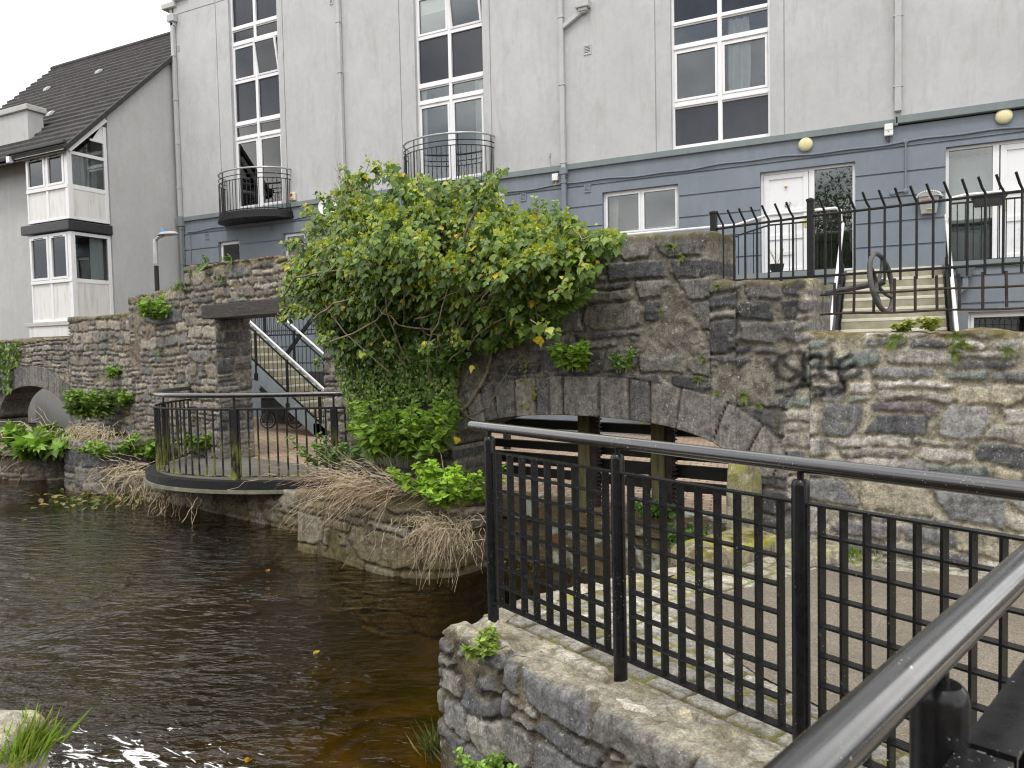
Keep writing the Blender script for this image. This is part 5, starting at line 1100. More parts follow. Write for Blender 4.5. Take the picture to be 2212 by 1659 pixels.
# ------------------------------------------------------------------ sluice under the middle arch
SN = WR+.62
sl_ = thing('sluice_gate', 'old timber sluice with green stained posts, black boards and toothed rusty racks', 'sluice', W(-2.8, SN, -.6))
for s in (-3.22, -2.365):
    m = MB(); sq(m, s, -.5, 1.05, .145, SN); m.build('post', 'green_post', sl_, bevel=.01)
    m = MB(); m.add([W(s+.075+i, SN+j, z) for z in (-.15, 1.0) for i, j in ((0, -.05), (.07, -.05), (.07, .03), (0, .03))], [(0, 3, 2, 1), (4, 5, 6, 7), (0, 1, 5, 4), (1, 2, 6, 5), (2, 3, 7, 6), (3, 0, 4, 7)])
    for k in range(26):
        z = -.1+k*.042; m.add([W(s+.145, SN-.045, z), W(s+.145, SN+.02, z), W(s+.145, SN+.02, z+.026), W(s+.145, SN-.045, z+.026), W(s+.175, SN-.04, z+.006), W(s+.175, SN+.015, z+.006), W(s+.175, SN+.015, z+.02), W(s+.175, SN-.04, z+.02)], [(0, 1, 5, 4), (1, 2, 6, 5), (2, 3, 7, 6), (3, 0, 4, 7), (4, 5, 6, 7)])
    m.build('rack', 'rust', sl_)
    m = MB(); m.tube([W(s-.12, SN-.02, .1), W(s-.06, SN-.02, .62), W(s-.02, SN-.02, .9)], .018, 6); m.build('strap', 'tar_board', sl_)
for z0, z1 in ((.65, .75), (.41, .5), (.235, .36), (.1, .195)):
    m = MB(lambda s, n, z: W(s, n, z-.0*s)); m.box(-4.6, -1.3, SN+.09, SN+.16, z0, z1); m.build('board', 'tar_board', sl_, bevel=.006)
m = MB(lambda s, n, z: W(s, n, z)); m.box(-4.6, -1.33, SN-.12, SN+.3, -.36, -.13); m.box(-4.6, -1.33, SN-.06, SN+.3, -1.2, -.37); m.build('sill_beam', 'sill', sl_, bevel=.02)
hedge_c = W(-4.9, 8.6, .3)

# ------------------------------------------------------------------ grid railings of the near quay
ZR = 1.1; A0 = np.array([-2.30, 3.985]); D1 = np.array([.894, -.447]); D1 /= np.linalg.norm(D1); D2 = np.array([.303, .953])
corner = A0+D1*3.1
def rail_unit(name, label, a, d, L, posts, off, nbar=9, pr=.033, fw=.018):
    """tubular rail on posts with egg-crate panels of flat bars between them"""
    t = thing(name, label, 'railing', (*a, 0.0)); nrm = np.array([d[1], -d[0]])
    P = lambda s, o, z: np.array([*(a+d*s+nrm*o), z])
    m = MB(); m.tube([P(-.0, 0, ZR), P(.004, 0, ZR), P(.03, 0, ZR), P(L*.5, 0, ZR), P(L, 0, ZR)], [.02, .027, .03, .03, .03], 20); m.build('handrail', 'black_rail', t, smooth=True)
    for s in posts:
        m = MB(); m.lathe(P(s, 0, -.06), [(pr, 0), (pr, 1.082), (pr*.93, 1.095), (pr*.72, 1.104)], 20); m.lathe(P(s, 0, 1.04), [(.0125, 0), (.0125, .04)], 12); m.build('post', 'black', t, smooth=True)
    for s0, s1 in zip(posts[:-1], posts[1:]):
        if s1-s0 < .3: continue
        fr_ = MB(); T = lambda x0, x1, o0, o1, z0, z1, m: m.add([P(x, o, z) for x in (x0, x1) for o in (o0, o1) for z in (z0, z1)], [(0, 1, 3, 2), (4, 6, 7, 5), (0, 4, 5, 1), (2, 3, 7, 6), (0, 2, 6, 4), (1, 5, 7, 3)])
        o0, o1 = off-.021, off+.021
        T(s0+.01, s1-.01, off-fw, off+fw, .955, .963, fr_); T(s0+.01, s1-.01, o0-.002, o1+.002, .075, .083, fr_)
        xs = np.linspace(s0+.085, s1-.085, nbar)
        for x in (xs[0], xs[-1]): T(x-.005, x+.005, o0+.001, o1-.001, .08, .958, fr_)
        pn = fr_.build('panel', 'black', t)
        for x in xs[1:-1]:
            m = MB(); T(x-.005, x+.005, o0, o1, .083, .955, m); m.build('upright_bar', 'black', pn)
        for k in range(1, 8):
            z = .079+.88*k/8; m = MB(); T(xs[0], xs[-1], o0+.001, o1-.001, z-.004, z+.004, m); m.build('cross_bar', 'black', pn)
    return t
rail_unit('grid_railing', 'black tubular railing with square grid panels along the near quay edge', A0, D1, 3.08, [.19, 1.24, 2.2, 3.05], .0)
L2 = 3.6; a2 = corner-D2*L2
rail_unit('grid_railing', 'close blurred black handrail and post crossing the bottom right corner', a2, D2, L2-.03, [L2-3.5, L2-2.42, L2-1.39, L2-.36], .062, 9, .04, .034)
# ------------------------------------------------------------------ plants
def tmpl(kind):
    if kind == 'ivy': pts = [(0, 0), (-.36, .05), (-.52, .34), (-.3, .5), (0, 1.0), (.3, .5), (.52, .34), (.36, .05)]; q = [(0, 1, 2, 3), (0, 3, 4, 4), (0, 4, 5, 5), (0, 5, 6, 7)]; zz = [0, -.06, -.16, -.08, -.12, -.08, -.16, -.06]
    elif kind == 'oval': pts = [(0, 0), (-.23, .25), (-.26, .58), (0, 1.0), (.26, .58), (.23, .25)]; q = [(0, 1, 2, 3), (0, 3, 4, 5)]; zz = [0, .05, .04, -.16, .04, .05]
    elif kind == 'maple': pts = [(0, 0), (-.3, -.1), (-.62, .2), (-.36, .34), (-.56, .72), (-.2, .64), (0, 1.05), (.2, .64), (.56, .72), (.36, .34), (.62, .2), (.3, -.1)]; q = [(0, 1, 2, 3), (0, 3, 4, 5), (0, 5, 6, 7), (0, 7, 8, 9), (0, 9, 10, 11)]; zz = [0, -.05, -.12, 0, -.12, -.02, -.14, -.02, -.12, 0, -.12, -.05]
    else: pts = [(-.05, 0), (-.06, .4), (0, 1), (.06, .4), (.05, 0)]; q = [(0, 1, 2, 3), (0, 3, 4, 4)]; zz = [0, .02, -.1, .02, 0]
    return np.array([(x, y, z) for (x, y), z in zip(pts, zz)]), q
def leaves(name, P, D, Nn, S, C, parent, kind='ivy', mat='leaf', wide=1.0, base=None):
    """one mesh of leaves: base points P, tip directions D, face normals Nn, lengths S, colours C"""
    T, q = tmpl(kind); P, D, Nn, S, C = map(np.asarray, (P, D, Nn, S, C)); n = len(P); k = len(T)
    D = D/np.linalg.norm(D, axis=1)[:, None]; X = np.cross(D, Nn); X /= np.linalg.norm(X, axis=1)[:, None]+1e-9; Zv = np.cross(X, D)
    w = wide*(.85+.3*rng.random(n)); cv = .6+.9*rng.random(n)
    V = P[:, None]+S[:, None, None]*(T[None, :, :1]*X[:, None]*w[:, None, None]+T[None, :, 1:2]*D[:, None]+T[None, :, 2:]*Zv[:, None]*cv[:, None, None])
    V = V.reshape(-1, 3); fs = []
    tri = [f for f in q if f[2] == f[3]]; quad = [f for f in q if f[2] != f[3]]
    allq = [(f[0], f[1], f[2]) for f in q]+[(f[0], f[2], f[3]) for f in quad]
    Q = (np.arange(n)[:, None, None]*k+np.array(allq)[None]).reshape(-1, 3)
    me = npmesh(name, V, Q, {'col': np.repeat(C, k, 0)}, smooth=False)
    return link_mesh(name, me, mat, parent, base)
def rnd(n, s=1.): return rng.normal(0, s, (n, 3))
IVY = np.array([(.095, .165, .026), (.135, .215, .032), (.07, .135, .028), (.175, .25, .045), (.11, .18, .05)])
IVYL = np.array([(.27, .34, .045), (.34, .39, .06), (.22, .31, .05)])
YEL = np.array([(.62, .46, .03), (.6, .36, .03), (.55, .5, .08)])

# --- the big ivy: clusters of hanging leaves through its volume, young yellow green tips, flat leaves on the wall below
ivy = thing('ivy_bush', 'huge green and yellow ivy bush spilling over the wall above the middle arch', 'ivy', W(-4.4, .2, -.1))
def inpoly(poly, n, seed=0):
    P = np.array(poly, float); r = np.random.default_rng(seed); lo, hi = P.min(0), P.max(0); out = []
    while len(out) < n:
        q = lo+(hi-lo)*r.random((n*2, 2)); ins = np.zeros(len(q), bool); j = len(P)-1
        for i in range(len(P)):
            c = ((P[i, 1] > q[:, 1]) != (P[j, 1] > q[:, 1])) & (q[:, 0] < (P[j, 0]-P[i, 0])*(q[:, 1]-P[i, 1])/(P[j, 1]-P[i, 1]+1e-12)+P[i, 0]); ins ^= c; j = i
        out += list(q[ins])
    return np.array(out[:n])
up = [(612, 600), (640, 565), (650, 530), (672, 500), (690, 470), (712, 432), (735, 420), (760, 400), (790, 395), (812, 372), (850, 378), (870, 385), (880, 410), (910, 405), (940, 418), (975, 402), (1000, 405), (1020, 418), (1050, 405), (1078, 430), (1100, 455), (1140, 462), (1165, 478), (1200, 490), (1235, 490), (1262, 508), (1300, 512), (1325, 515), (1290, 545), (1262, 575), (1240, 620), (1205, 625), (1175, 660), (1160, 700), (1120, 715), (1060, 745), (985, 725), (930, 740), (850, 735), (790, 760), (740, 760), (705, 730), (680, 680), (640, 660), (625, 640)]
lw = [(700, 690), (800, 690), (900, 700), (1000, 720), (1080, 700), (1180, 640), (1225, 600), (1215, 680), (1160, 720), (1090, 745), (1040, 760), (1000, 740), (990, 790), (985, 850), (990, 905), (960, 900), (935, 860), (905, 880), (870, 920), (850, 940), (790, 950), (755, 900), (730, 830), (712, 760)]
stem = MB(); LP, LD, LN, LS, LC = [], [], [], [], []
def add_leaf(p, d, n, s, c): LP.append(p); LD.append(d); LN.append(n); LS.append(s); LC.append(c)
OUT = -N
def cluster(c, nl, rad, size, tip=.3, hang=.8, young=0):
    ax = OUT*.55+np.array([0, 0, .75])+rng.normal(0, .35, 3); ax /= np.linalg.norm(ax)
    tone = rng.random()
    for k in range(nl):
        v = rng.normal(0, 1, 3); v -= ax*(v @ ax)*.5; v /= np.linalg.norm(v); u_ = rng.random()
        p = c+v*rad*(.25+.75*u_)-ax*rad*.5*u_+ax*rad*.35
        d = v*.55+OUT*.3+np.array([0, 0, -hang*(.4+.9*u_)])+rng.normal(0, .25, 3); n = ax*.6+v*.6+OUT*.7+rng.normal(0, .35, 3)
        y = rng.random()
        if y < .018: col = YEL[rng.integers(3)]
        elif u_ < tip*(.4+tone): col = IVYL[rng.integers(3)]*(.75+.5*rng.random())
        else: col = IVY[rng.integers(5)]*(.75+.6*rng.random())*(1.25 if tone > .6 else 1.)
        add_leaf(p, d, n, size*(.6+.6*rng.random())*(.7 if u_ < .3 else 1), col)
    for k in range(young):
        v = ax+rng.normal(0, .55, 3); add_leaf(c+ax*rad*.5+rng.normal(0, .02, 3), v, OUT+rng.normal(0, .5, 3), size*.5*(.7+.5*rng.random()), np.array((.42, .46, .05))*(.85+.35*rng.random()))
def q2w(q, n): return np.array([at(x, y, n=a) for (x, y), a in zip(q, n)])
qs = inpoly(up, 1150, 3); qs = qs[fbm(qs[:, 0]/62, qs[:, 1]/50, 0, 9, 3)+.12*np.clip(pdist(up, qs)/60-.5, -1, 1) > -.1]; ed = np.clip(pdist(up, qs)/110, 0, 1); lay_ = rng.random(len(qs))
dep = np.where(qs[:, 1] < 520, .35, .25)-(.25+.95*ed*np.clip((735-qs[:, 1])/220, .06, 1))*(.35+.65*lay_)
CW = q2w(qs, dep); roots = [at(940, 860, n=.3), at(960, 800, n=.3), at(900, 700, n=.25), at(1050, 690, n=.25), at(820, 640, n=.2)]
for c, e in zip(CW, ed):
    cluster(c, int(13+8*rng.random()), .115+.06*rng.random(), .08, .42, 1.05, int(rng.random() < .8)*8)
# inner shaded leaves fill the mass
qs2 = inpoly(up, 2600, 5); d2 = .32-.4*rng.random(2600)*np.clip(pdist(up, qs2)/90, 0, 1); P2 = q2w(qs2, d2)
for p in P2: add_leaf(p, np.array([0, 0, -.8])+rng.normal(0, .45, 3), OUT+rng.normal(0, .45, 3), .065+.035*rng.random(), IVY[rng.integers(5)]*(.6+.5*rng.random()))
qs3 = inpoly(lw, 6000, 8); P3 = q2w(qs3, WR-.05-.2*rng.random(6000)**2)
for p, q in zip(P3, qs3):
    yl = rng.random(); small = .6 if q[1] > 780 else 1.
    col = YEL[0]*.8 if yl < .008 else (IVY[rng.integers(5)]*(1.1+1.1*rng.random()) if yl < .78 else np.array((.24, .29, .1)))  # scattered pale leaves put glints into the colour under the canopy
    add_leaf(p, np.array([0, 0, -1.])+rng.normal(0, .5, 3), OUT+np.array([0, 0, .35])+rng.normal(0, .3, 3), (.05+.04*rng.random())*small, col)
for q, k in (((1075, 700), 4), ((960, 718), 2), ((940, 724), 2), ((1165, 722), 2), ((985, 940), 1), ((1010, 790), 1)):     # the bright yellow leaves
    for j in range(k): add_leaf(at(q[0]+rng.normal(0, 10), q[1]+rng.normal(0, 6), n=-.02), rng.normal(0, .5, 3)+(0, 0, -.8), OUT+rng.normal(0, .2, 3), .09, np.array((.78, .62, .05)))
# shoots standing clear of the mass
UPC = np.mean(np.array(up), 0)
for k in range(46):
    i = rng.integers(2, 46); e = np.array(up[i], float); o_ = e-UPC; o_ /= np.linalg.norm(o_); o_ = o_*np.array([1, .8])+rng.normal(0, .35, 2)+(0, -.25); L_ = 14+26*rng.random(); d_ = -.1-.5*rng.random()
    a, b = at(*(e-o_*12), n=d_), at(*(e+o_*L_), n=d_-.05); stem.tube([a+(b-a)*t+rng.normal(0, .012, 3) for t in np.linspace(0, 1, 5)], np.linspace(.007, .003, 5), 5)
    for j in range(int(2+L_/8)): cluster(a+(b-a)*(.3+.7*rng.random())+rng.normal(0, .02, 3), 4, .055, .075, .5, 1., int(j == 0)*4)
for x0, y0, x1, y1, k in ((820, 400, 815, 345, 7), (760, 420, 742, 362, 9), (770, 402, 795, 352, 5), (985, 420, 990, 395, 6), (1062, 425, 1050, 392, 8), (705, 480, 660, 505, 9), (660, 520, 612, 540, 9), (680, 660, 605, 690, 16), (700, 660, 640, 672, 8), (1240, 520, 1330, 510, 22), (1180, 500, 1225, 470, 8), (690, 720, 688, 790, 6), (1200, 520, 1265, 500, 8), (640, 630, 605, 600, 6)):
    a, b = at(x0, y0, n=-.15), at(x1, y1, n=-.22); pts = [a+(b-a)*t+rng.normal(0, .02, 3)-np.array([0, 0, .06*math.sin(3.1*t)*(y1 > y0-20)]) for t in np.linspace(0, 1, 6)]; stem.tube(pts, np.linspace(.008, .003, 6), 5)
    for j in range(k):
        t = .25+.75*rng.random(); p = a+(b-a)*t+rng.normal(0, .025, 3); cluster(p, 3, .05, .07, .5, .7, int(t > .85)*4)
# bare twigs
for x0, y0, pts_ in ((742, 420, [(732, 395), (730, 372), (722, 362)]), (735, 425, [(738, 390), (728, 350)]), (1160, 480, [(1164, 455), (1166, 440)]), (1180, 480, [(1184, 440), (1185, 425)]), (1045, 420, [(1047, 395), (1046, 380)])):
    stem.tube([at(x0, y0, n=-.05)]+[at(x, y, n=-.05+.02*k) for k, (x, y) in enumerate(pts_)], .004, 4)
# trunks and the pale winding branches
def trunk(pts, n0, r0, r1, mat=None):
    k = len(pts); P = [at(x, y, n=(n0[i] if hasattr(n0, '__len__') else n0)+.01*rng.normal()) for i, (x, y) in enumerate(pts)]
    out = []
    for i in range(k-1):
        for t in (0, .33, .66): out.append(P[i]*(1-t)+P[i+1]*t+rng.normal(0, .008, 3))
    out.append(P[-1]); stem.tube(out, np.linspace(r0, r1, len(out)), 7)
trunk([(958, 925), (950, 890), (940, 860), (936, 830), (938, 800), (925, 760), (905, 700), (885, 640), (870, 590)], WR-.07, .034, .014)
trunk([(962, 925), (972, 880), (978, 840), (975, 800), (968, 760), (985, 700), (1010, 640)], WR-.06, .026, .012)
trunk([(965, 897), (990, 893), (1015, 870), (1040, 830), (1055, 790), (1062, 745), (1085, 700), (1110, 650)], WR-.06, .022, .01)
trunk([(985, 905), (1020, 895), (1055, 880), (1075, 840), (1100, 800), (1125, 760)], WR-.05, .008, .005)
trunk([(1025, 905), (1000, 890), (985, 880)], WR-.05, .008, .005)
for pl_ in ([(1120, 775), (1140, 830), (1155, 880), (1158, 900)],): trunk(pl_, WR-.05, .004, .003)
for k in range(9):
    q = (1128+rng.normal(0, 8)+k*3.2, 775+k*12.5); p = at(*q, n=WR-.06)
    for j in range(4): add_leaf(p+rng.normal(0, .025, 3), rng.normal(0, .6, 3)+(0, 0, -.4), OUT+rng.normal(0, .2, 3), .035, IVYL[rng.integers(3)]*.8)
for k in range(40):
    i = rng.integers(len(CW)); b = CW[i]; a = roots[rng.integers(5)]
    if np.linalg.norm(b-a) > 2.6: continue
    mid = (a+b)/2+OUT*.25+np.array([0, 0, -.15])+rng.normal(0, .12, 3)
    stem.tube([a*(1-t)**2+2*mid*t*(1-t)+b*t*t+rng.normal(0, .012, 3)+OUT*.1*math.sin(3*t) for t in np.linspace(.25, 1, 10)], np.linspace(.009, .004, 10), 5)
for pts_ in ([(680, 690), (720, 655), (770, 645), (805, 625), (840, 622)], [(612, 640), (640, 600), (690, 590), (745, 578), (790, 582), (840, 600)], [(880, 530), (905, 575), (935, 605), (960, 620)], [(800, 560), (850, 590), (880, 630), (905, 650)], [(690, 560), (720, 580), (760, 610)], [(700, 745), (760, 720), (815, 690), (850, 640)], [(1000, 520), (1020, 470), (1032, 440)], [(1055, 640), (1085, 620), (1090, 570)], [(840, 480), (860, 520), (930, 560)]):
    trunk(pts_, -.42, .012, .007)
stem.build('stem', 'ivy_stem', ivy, smooth=True)
leaves('foliage', LP, LD, LN, LS, LC, ivy)

# --- herbs, ferns, dry stalks
def herb(label, c, rx, h, ns, size, name='herb_clump', cat='plant', tone=(.1, .22, .03), lean=.5, droop=0., kind='oval', group=None, ry=None, young=.35):
    t = thing(name, label, cat, c, group); st = MB(); P, D, Nn, S, C = [], [], [], [], []; ry = ry or rx*.6; c = np.array(c, float)
    for k in range(ns):
        a, rr_ = rng.random()*6.283, math.sqrt(rng.random()); b = c+U*rx*.55*rr_*math.cos(a)+N*ry*.55*rr_*math.sin(a)
        l = h*(.55+.5*rng.random()); tip = b+U*lean*rx*math.cos(a)*rr_*1.4+N*(lean*ry*math.sin(a)*rr_-.25*droop*h)+np.array([0, 0, l*(1-droop*.8*rr_)])+rng.normal(0, .04*h, 3)
        mid = (b+tip)/2+np.array([0, 0, .12*l]); ts = np.linspace(0, 1, 7); pts = [b*(1-q)**2+2*mid*q*(1-q)+tip*q*q for q in ts]; st.tube(pts, np.linspace(.006, .003, 7)*min(1, h/.3+.3), 4)
        tn = np.array(tone)*(1.5, 1.22, 1.1)*(.75+.5*rng.random()); nn = int(8+7*rng.random())
        for j in range(nn):
            q = .2+.8*(j+.5)/nn; p = b*(1-q)**2+2*mid*q*(1-q)+tip*q*q; ang = j*2.4+rng.random()
            for s_ in (0, math.pi):
                d = np.array([math.cos(ang+s_), math.sin(ang+s_), .75-.6*(1-q)-.9*rng.random()])+rng.normal(0, .22, 3); sz = size*(.75+.5*rng.random())*(1-.45*max(0, q-.6)/.4)
                col = tn*(1+1.1*max(0, q-.5))*(.85+.35*rng.random()) if rng.random() < young+q*.5 else tn*(.5+.4*rng.random())
                P.append(p); D.append(d); Nn.append(np.array([0, 0, .8])+.55*rng.normal(0, 1, 3)+OUT*.6); S.append(sz); C.append(col)
    leaves('foliage', P, D, Nn, S, C, t, kind); st.build('stem', 'green_stem', t); return t
herb('bright green leafy herb clump on top of the rounded pier beside the ivy trunk', at(865, 1000, n=-.02), .66, .74, 56, .115, tone=(.115, .235, .03), ry=.45)
herb('pale green leafy herb clump on the pier face behind the railing end post', at(965, 1085, n=-.32), .42, .42, 40, .105, tone=(.15, .3, .028), lean=.9, droop=.25, ry=.35)
herb('tall nettle like herb growing out of the wall at the right edge of the ivy', at(1172, 690, n=.02), .3, .4, 16, .105, tone=(.13, .25, .06), lean=.9, ry=.3, droop=.1)
herb('leafy sprout rooted in the joint just above the arch stones', at(1240, 803, n=.33), .2, .3, 18, .085, tone=(.14, .28, .035), lean=.6, ry=.25)
herb('small leafy sprout right of the one above the arch', at(1345, 805, n=.36), .1, .22, 9, .06, tone=(.12, .25, .05), lean=.6, ry=.15)
herb('thin leafy shoots standing on the wall top right of the ivy', at(1195, 500, n=.55), .3, .35, 6, .07, tone=(.13, .25, .06), lean=.4)
herb('leafy shoots in the middle of the ivy trunks', at(960, 800, n=.2), .3, .34, 9, .095, tone=(.08, .19, .04), lean=.8, ry=.25)
herb('broad green clump growing on top of the grassy cutwater', at(195, 905, n=.85), .5, .58, 30, .17, tone=(.085, .17, .03), ry=.5, lean=.3)
herb('green sprig on the wall right of the cutwater', at(270, 878, n=1.3), .3, .28, 10, .12, tone=(.12, .24, .04), lean=1.)
herb('green sprig low on the right side of the cutwater', at(240, 985, n=.5), .26, .34, 10, .13, tone=(.13, .25, .05), lean=1.2, ry=.4)
herb('green weeds against the wall behind the left end of the platform railing', at(318, 990, n=.95), .4, .42, 20, .14, tone=(.12, .245, .045), ry=.4)
herb('low green weeds at the back of the platform under the jamb', at(425, 972, n=1.25), .4, .3, 14, .11, tone=(.12, .24, .045), ry=.2)
herb('bushy sprout high on the wall left of the timber lintel', at(340, 692, n=1.25), .22, .42, 13, .13, tone=(.13, .27, .04), lean=.8, ry=.25)
herb('tiny sprout halfway up the wall right of the far left arch', at(240, 818, n=1.3), .25, .25, 6, .11, tone=(.11, .22, .05), lean=1.)
herb('reddish tipped valerian at the right end of the platform railing', at(715, 1010, n=-.05), .3, .42, 12, .085, tone=(.09, .19, .05), lean=1.2, ry=.3)
herb('small weed on the corner stone of the near quay', (-1.95, 3.46, -.03), .09, .09, 9, .055, tone=(.14, .24, .05), lean=1.2, ry=.09)
herb('leafy weed in the joint of the near quay wall at the bottom', (-1.86, 3.28, -.62), .1, .16, 9, .05, tone=(.15, .3, .06), lean=1.1, ry=.08)
herb('weed growing on the sluice sill behind the grid railing', at(1415, 1120, n=.9), .22, .24, 14, .075, tone=(.07, .17, .04), ry=.15)
herb('dark leafy ivy patch at the waterline under the middle arch', at(1490, 1190, n=.5), .3, .22, 20, .055, tone=(.05, .12, .03), ry=.15, kind='ivy')
herb('sycamore sapling with big lobed leaves hanging over the water at far left', at(85, 970, n=.35), .8, .62, 12, .34, 'sapling', 'sapling', (.11, .22, .04), 1.1, .75, 'maple', ry=.4)
herb('dark bramble mass on the ledge under the far left arch', at(30, 985, n=.75), 1.3, .42, 34, .12, 'bramble', 'bramble', (.055, .115, .025), 1.1, .15, ry=.6)
for q, l in (((8, 770, .95), 'ivy curtain hanging down the wall at the left edge of the view'),):
    t = thing('ivy_patch', l, 'ivy', at(8, 760, n=1.35)); n = 420; qq = np.c_[-40+80*rng.random(n)**1.2, 738+110*rng.random(n)]; qq = qq[(qq[:, 1] < 790) | (qq[:, 0] < 22)]; PP = np.array([at(x, y, n=1.33-.1*rng.random()) for x, y in qq]); k = len(PP)
    leaves('foliage', PP, np.array([0, 0, -1.])+rnd(k, .4), OUT+rnd(k, .3), .09+.06*rng.random(k), IVY[rng.integers(0, 5, k)]*(1.+.6*rng.random((k, 1))), t)

def stalks(label, c, n, L, spread, dirs, r=.004, mat='straw', name='dry_stalks', cat='dead stalks', width=(.5, .2), kink=.3):
    t = thing(name, label, cat, c); m = MB(); c = np.array(c, float)
    for k in range(n):
        b = c+U*rng.normal(0, width[0])+N*rng.normal(0, width[1])+np.array([0, 0, rng.normal(0, .04)]); d = np.array(dirs[rng.integers(len(dirs))], float); d = d[0]*U+d[1]*OUT+np.array([0, 0, d[2]])+rng.normal(0, spread, 3); d /= np.linalg.norm(d)
        l = L*(.35+.75*rng.random()); g = -.5*rng.random(); pts = [b]
        for j in range(1, 6):
            q = j/5; pts.append(b+d*l*q+np.array([0, 0, g*l*q*q])+rng.normal(0, kink*l*.12, 3))
        m.tube(pts, np.linspace(r, r*.55, 6), 3, False)
        if rng.random() < .45: e = pts[3]; m.tube([e, e+d*l*.22+rng.normal(0, .09*l, 3)], r*.5, 3, False)
    m.build('stalk', mat, t); return t
LFT, RGT = -1, 1
stalks('sprawling pale and reddish dead stalks over the left end of the rounded pier', at(810, 1035, n=-.25), 120, .72, .42, [(-1, .25, .0), (-1, .5, -.12), (-.8, .5, .2), (-.5, .8, -.1)], .0036, 'straw', width=(.42, .16))
stalks('red brown dead stalks mixed into the pier thatch', at(785, 1040, n=-.22), 110, .62, .42, [(-1, .3, .0), (-.9, .5, -.15), (-.4, .9, -.35)], .0034, 'straw_red', width=(.45, .16))
stalks('dense pale dead stalks hanging down the pier behind the first railing post', at(965, 1125, n=-.45), 200, .42, .55, [(-.3, .35, -1), (.3, .4, -1), (-.6, .4, -.6), (.5, .5, -.7)], .003, 'straw', width=(.2, .1))
stalks('dead straw thatch draping the top of the cutwater', at(190, 925, n=.5), 150, .36, .5, [(-.3, .5, -.6), (.3, .6, -.6), (.7, .5, -.3)], .006, 'straw', width=(.5, .15))
stalks('dead stalks sloping down to the water left of the platform', at(295, 1010, n=.4), 90, .7, .5, [(-.9, .3, -.5), (-.4, .5, -.9), (-.8, .6, -.2)], .0045, 'straw', width=(.5, .2))
stalks('tan dead fronds hanging below the left edge of the platform', at(345, 1055, n=.1), 40, .42, .4, [(-.2, .3, -1), (.3, .2, -1)], .007, 'straw', width=(.55, .1))
stalks('bare bramble canes between the far left arch and the cutwater', at(105, 940, n=.4), 36, 1.5, .3, [(-1, .2, .05), (-1, .2, -.3), (-.8, .3, .3)], .008, 'straw', width=(.3, .2))
stalks('pale straw on the ledge at the far left edge', at(15, 960, n=.4), 60, .7, .35, [(-.3, .4, -.8), (.3, .4, -.5)], .007, 'straw', width=(.35, .2))
t = thing('debris_raft', 'raft of floating leaves and twigs caught at the foot of the cutwater', 'debris', at(330*.5, 1075, Z=ZW)); n = 150
PP = np.array([at(200+62*rng.normal(), 1078+10*rng.normal(), Z=ZW+.015+.03*rng.random()) for k in range(n)])
leaves('leaf_litter', PP, rnd(n)*(1, 1, .2), np.array([0, 0, 1.])+rnd(n, .3), .09+.07*rng.random(n), np.where(rng.random((n, 1)) < .5, np.array((.13, .18, .04)), np.array((.25, .2, .06)))*(.6+.7*rng.random((n, 1))), t, 'oval')
n = 170; t = thing('floating_litter', 'scum of brown leaves floating on the dark water under the middle arch', 'debris', at(1300, 1215, Z=ZW)); qq = np.c_[1090+430*rng.random(n), 1185+55*rng.random(n)]; PP = np.array([at(x, y, Z=ZW+.01+.01*rng.random()) for x, y in qq])
leaves('leaf_litter', PP, rnd(n)*(1, 1, .1), np.array([0, 0, 1.])+rnd(n, .15), .04+.05*rng.random(n), np.array([(.12, .08, .03), (.2, .15, .05), (.3, .29, .24), (.16, .12, .04)])[rng.integers(0, 4, n)], t, 'oval')
lf = [(578, 1230), (690, 1405), (60, 1123), (530, 1648)]
for k, (x, y) in enumerate(lf):
    p = at(x, y, Z=ZW+.006); lb_ = ['orange brown leaf floating in the dark water left of the rounded pier', 'yellow leaf floating in mid stream', 'olive leaf floating near the far left bank', 'orange leaf floating at the bottom edge of the view'][k]
    o = leaves('floating_leaf', [p], [rng.normal(0, 1, 3)*(1, 1, 0)+(.01, 0, 0)], [(0, 0, 1.)], [.08+.04*rng.random()], [[(.4, .16, .03), (.45, .36, .05), (.2, .22, .05), (.45, .25, .03)][k]], None, 'oval', base=p); props(o, lb_, 'leaf')

def fern(label, c, r, n=11, tone=(.16, .24, .03)):
    t = thing('fern', label, 'fern', c); P, D, Nn, S, C = [], [], [], [], []; c = np.array(c, float)
    for k in range(n):
        a = rng.random()*math.pi*2; d = U*math.cos(a)*.9+np.array([0, 0, .75*math.sin(a)+.15])+OUT*(.45+.3*rng.random()); d /= np.linalg.norm(d); l = r*(.6+.5*rng.random()); tn = np.array(tone)*(.7+.6*rng.random()); sd = np.cross(d, OUT); sd /= np.linalg.norm(sd)+1e-9
        for j in range(9):
            q = (j+1)/9.5; p = c+d*l*q+np.array([0, 0, -.3*l*q*q])
            for s_ in (-1, 1): P.append(p); D.append(s_*sd+d*.35); Nn.append(OUT+rng.normal(0, .25, 3)+(0, 0, .3)); S.append(l*.2*(1.15-q*.7)); C.append(tn*(1+.35*q))
    leaves('frond', P, D, Nn, S, C, t, 'oval', wide=1.5); return t
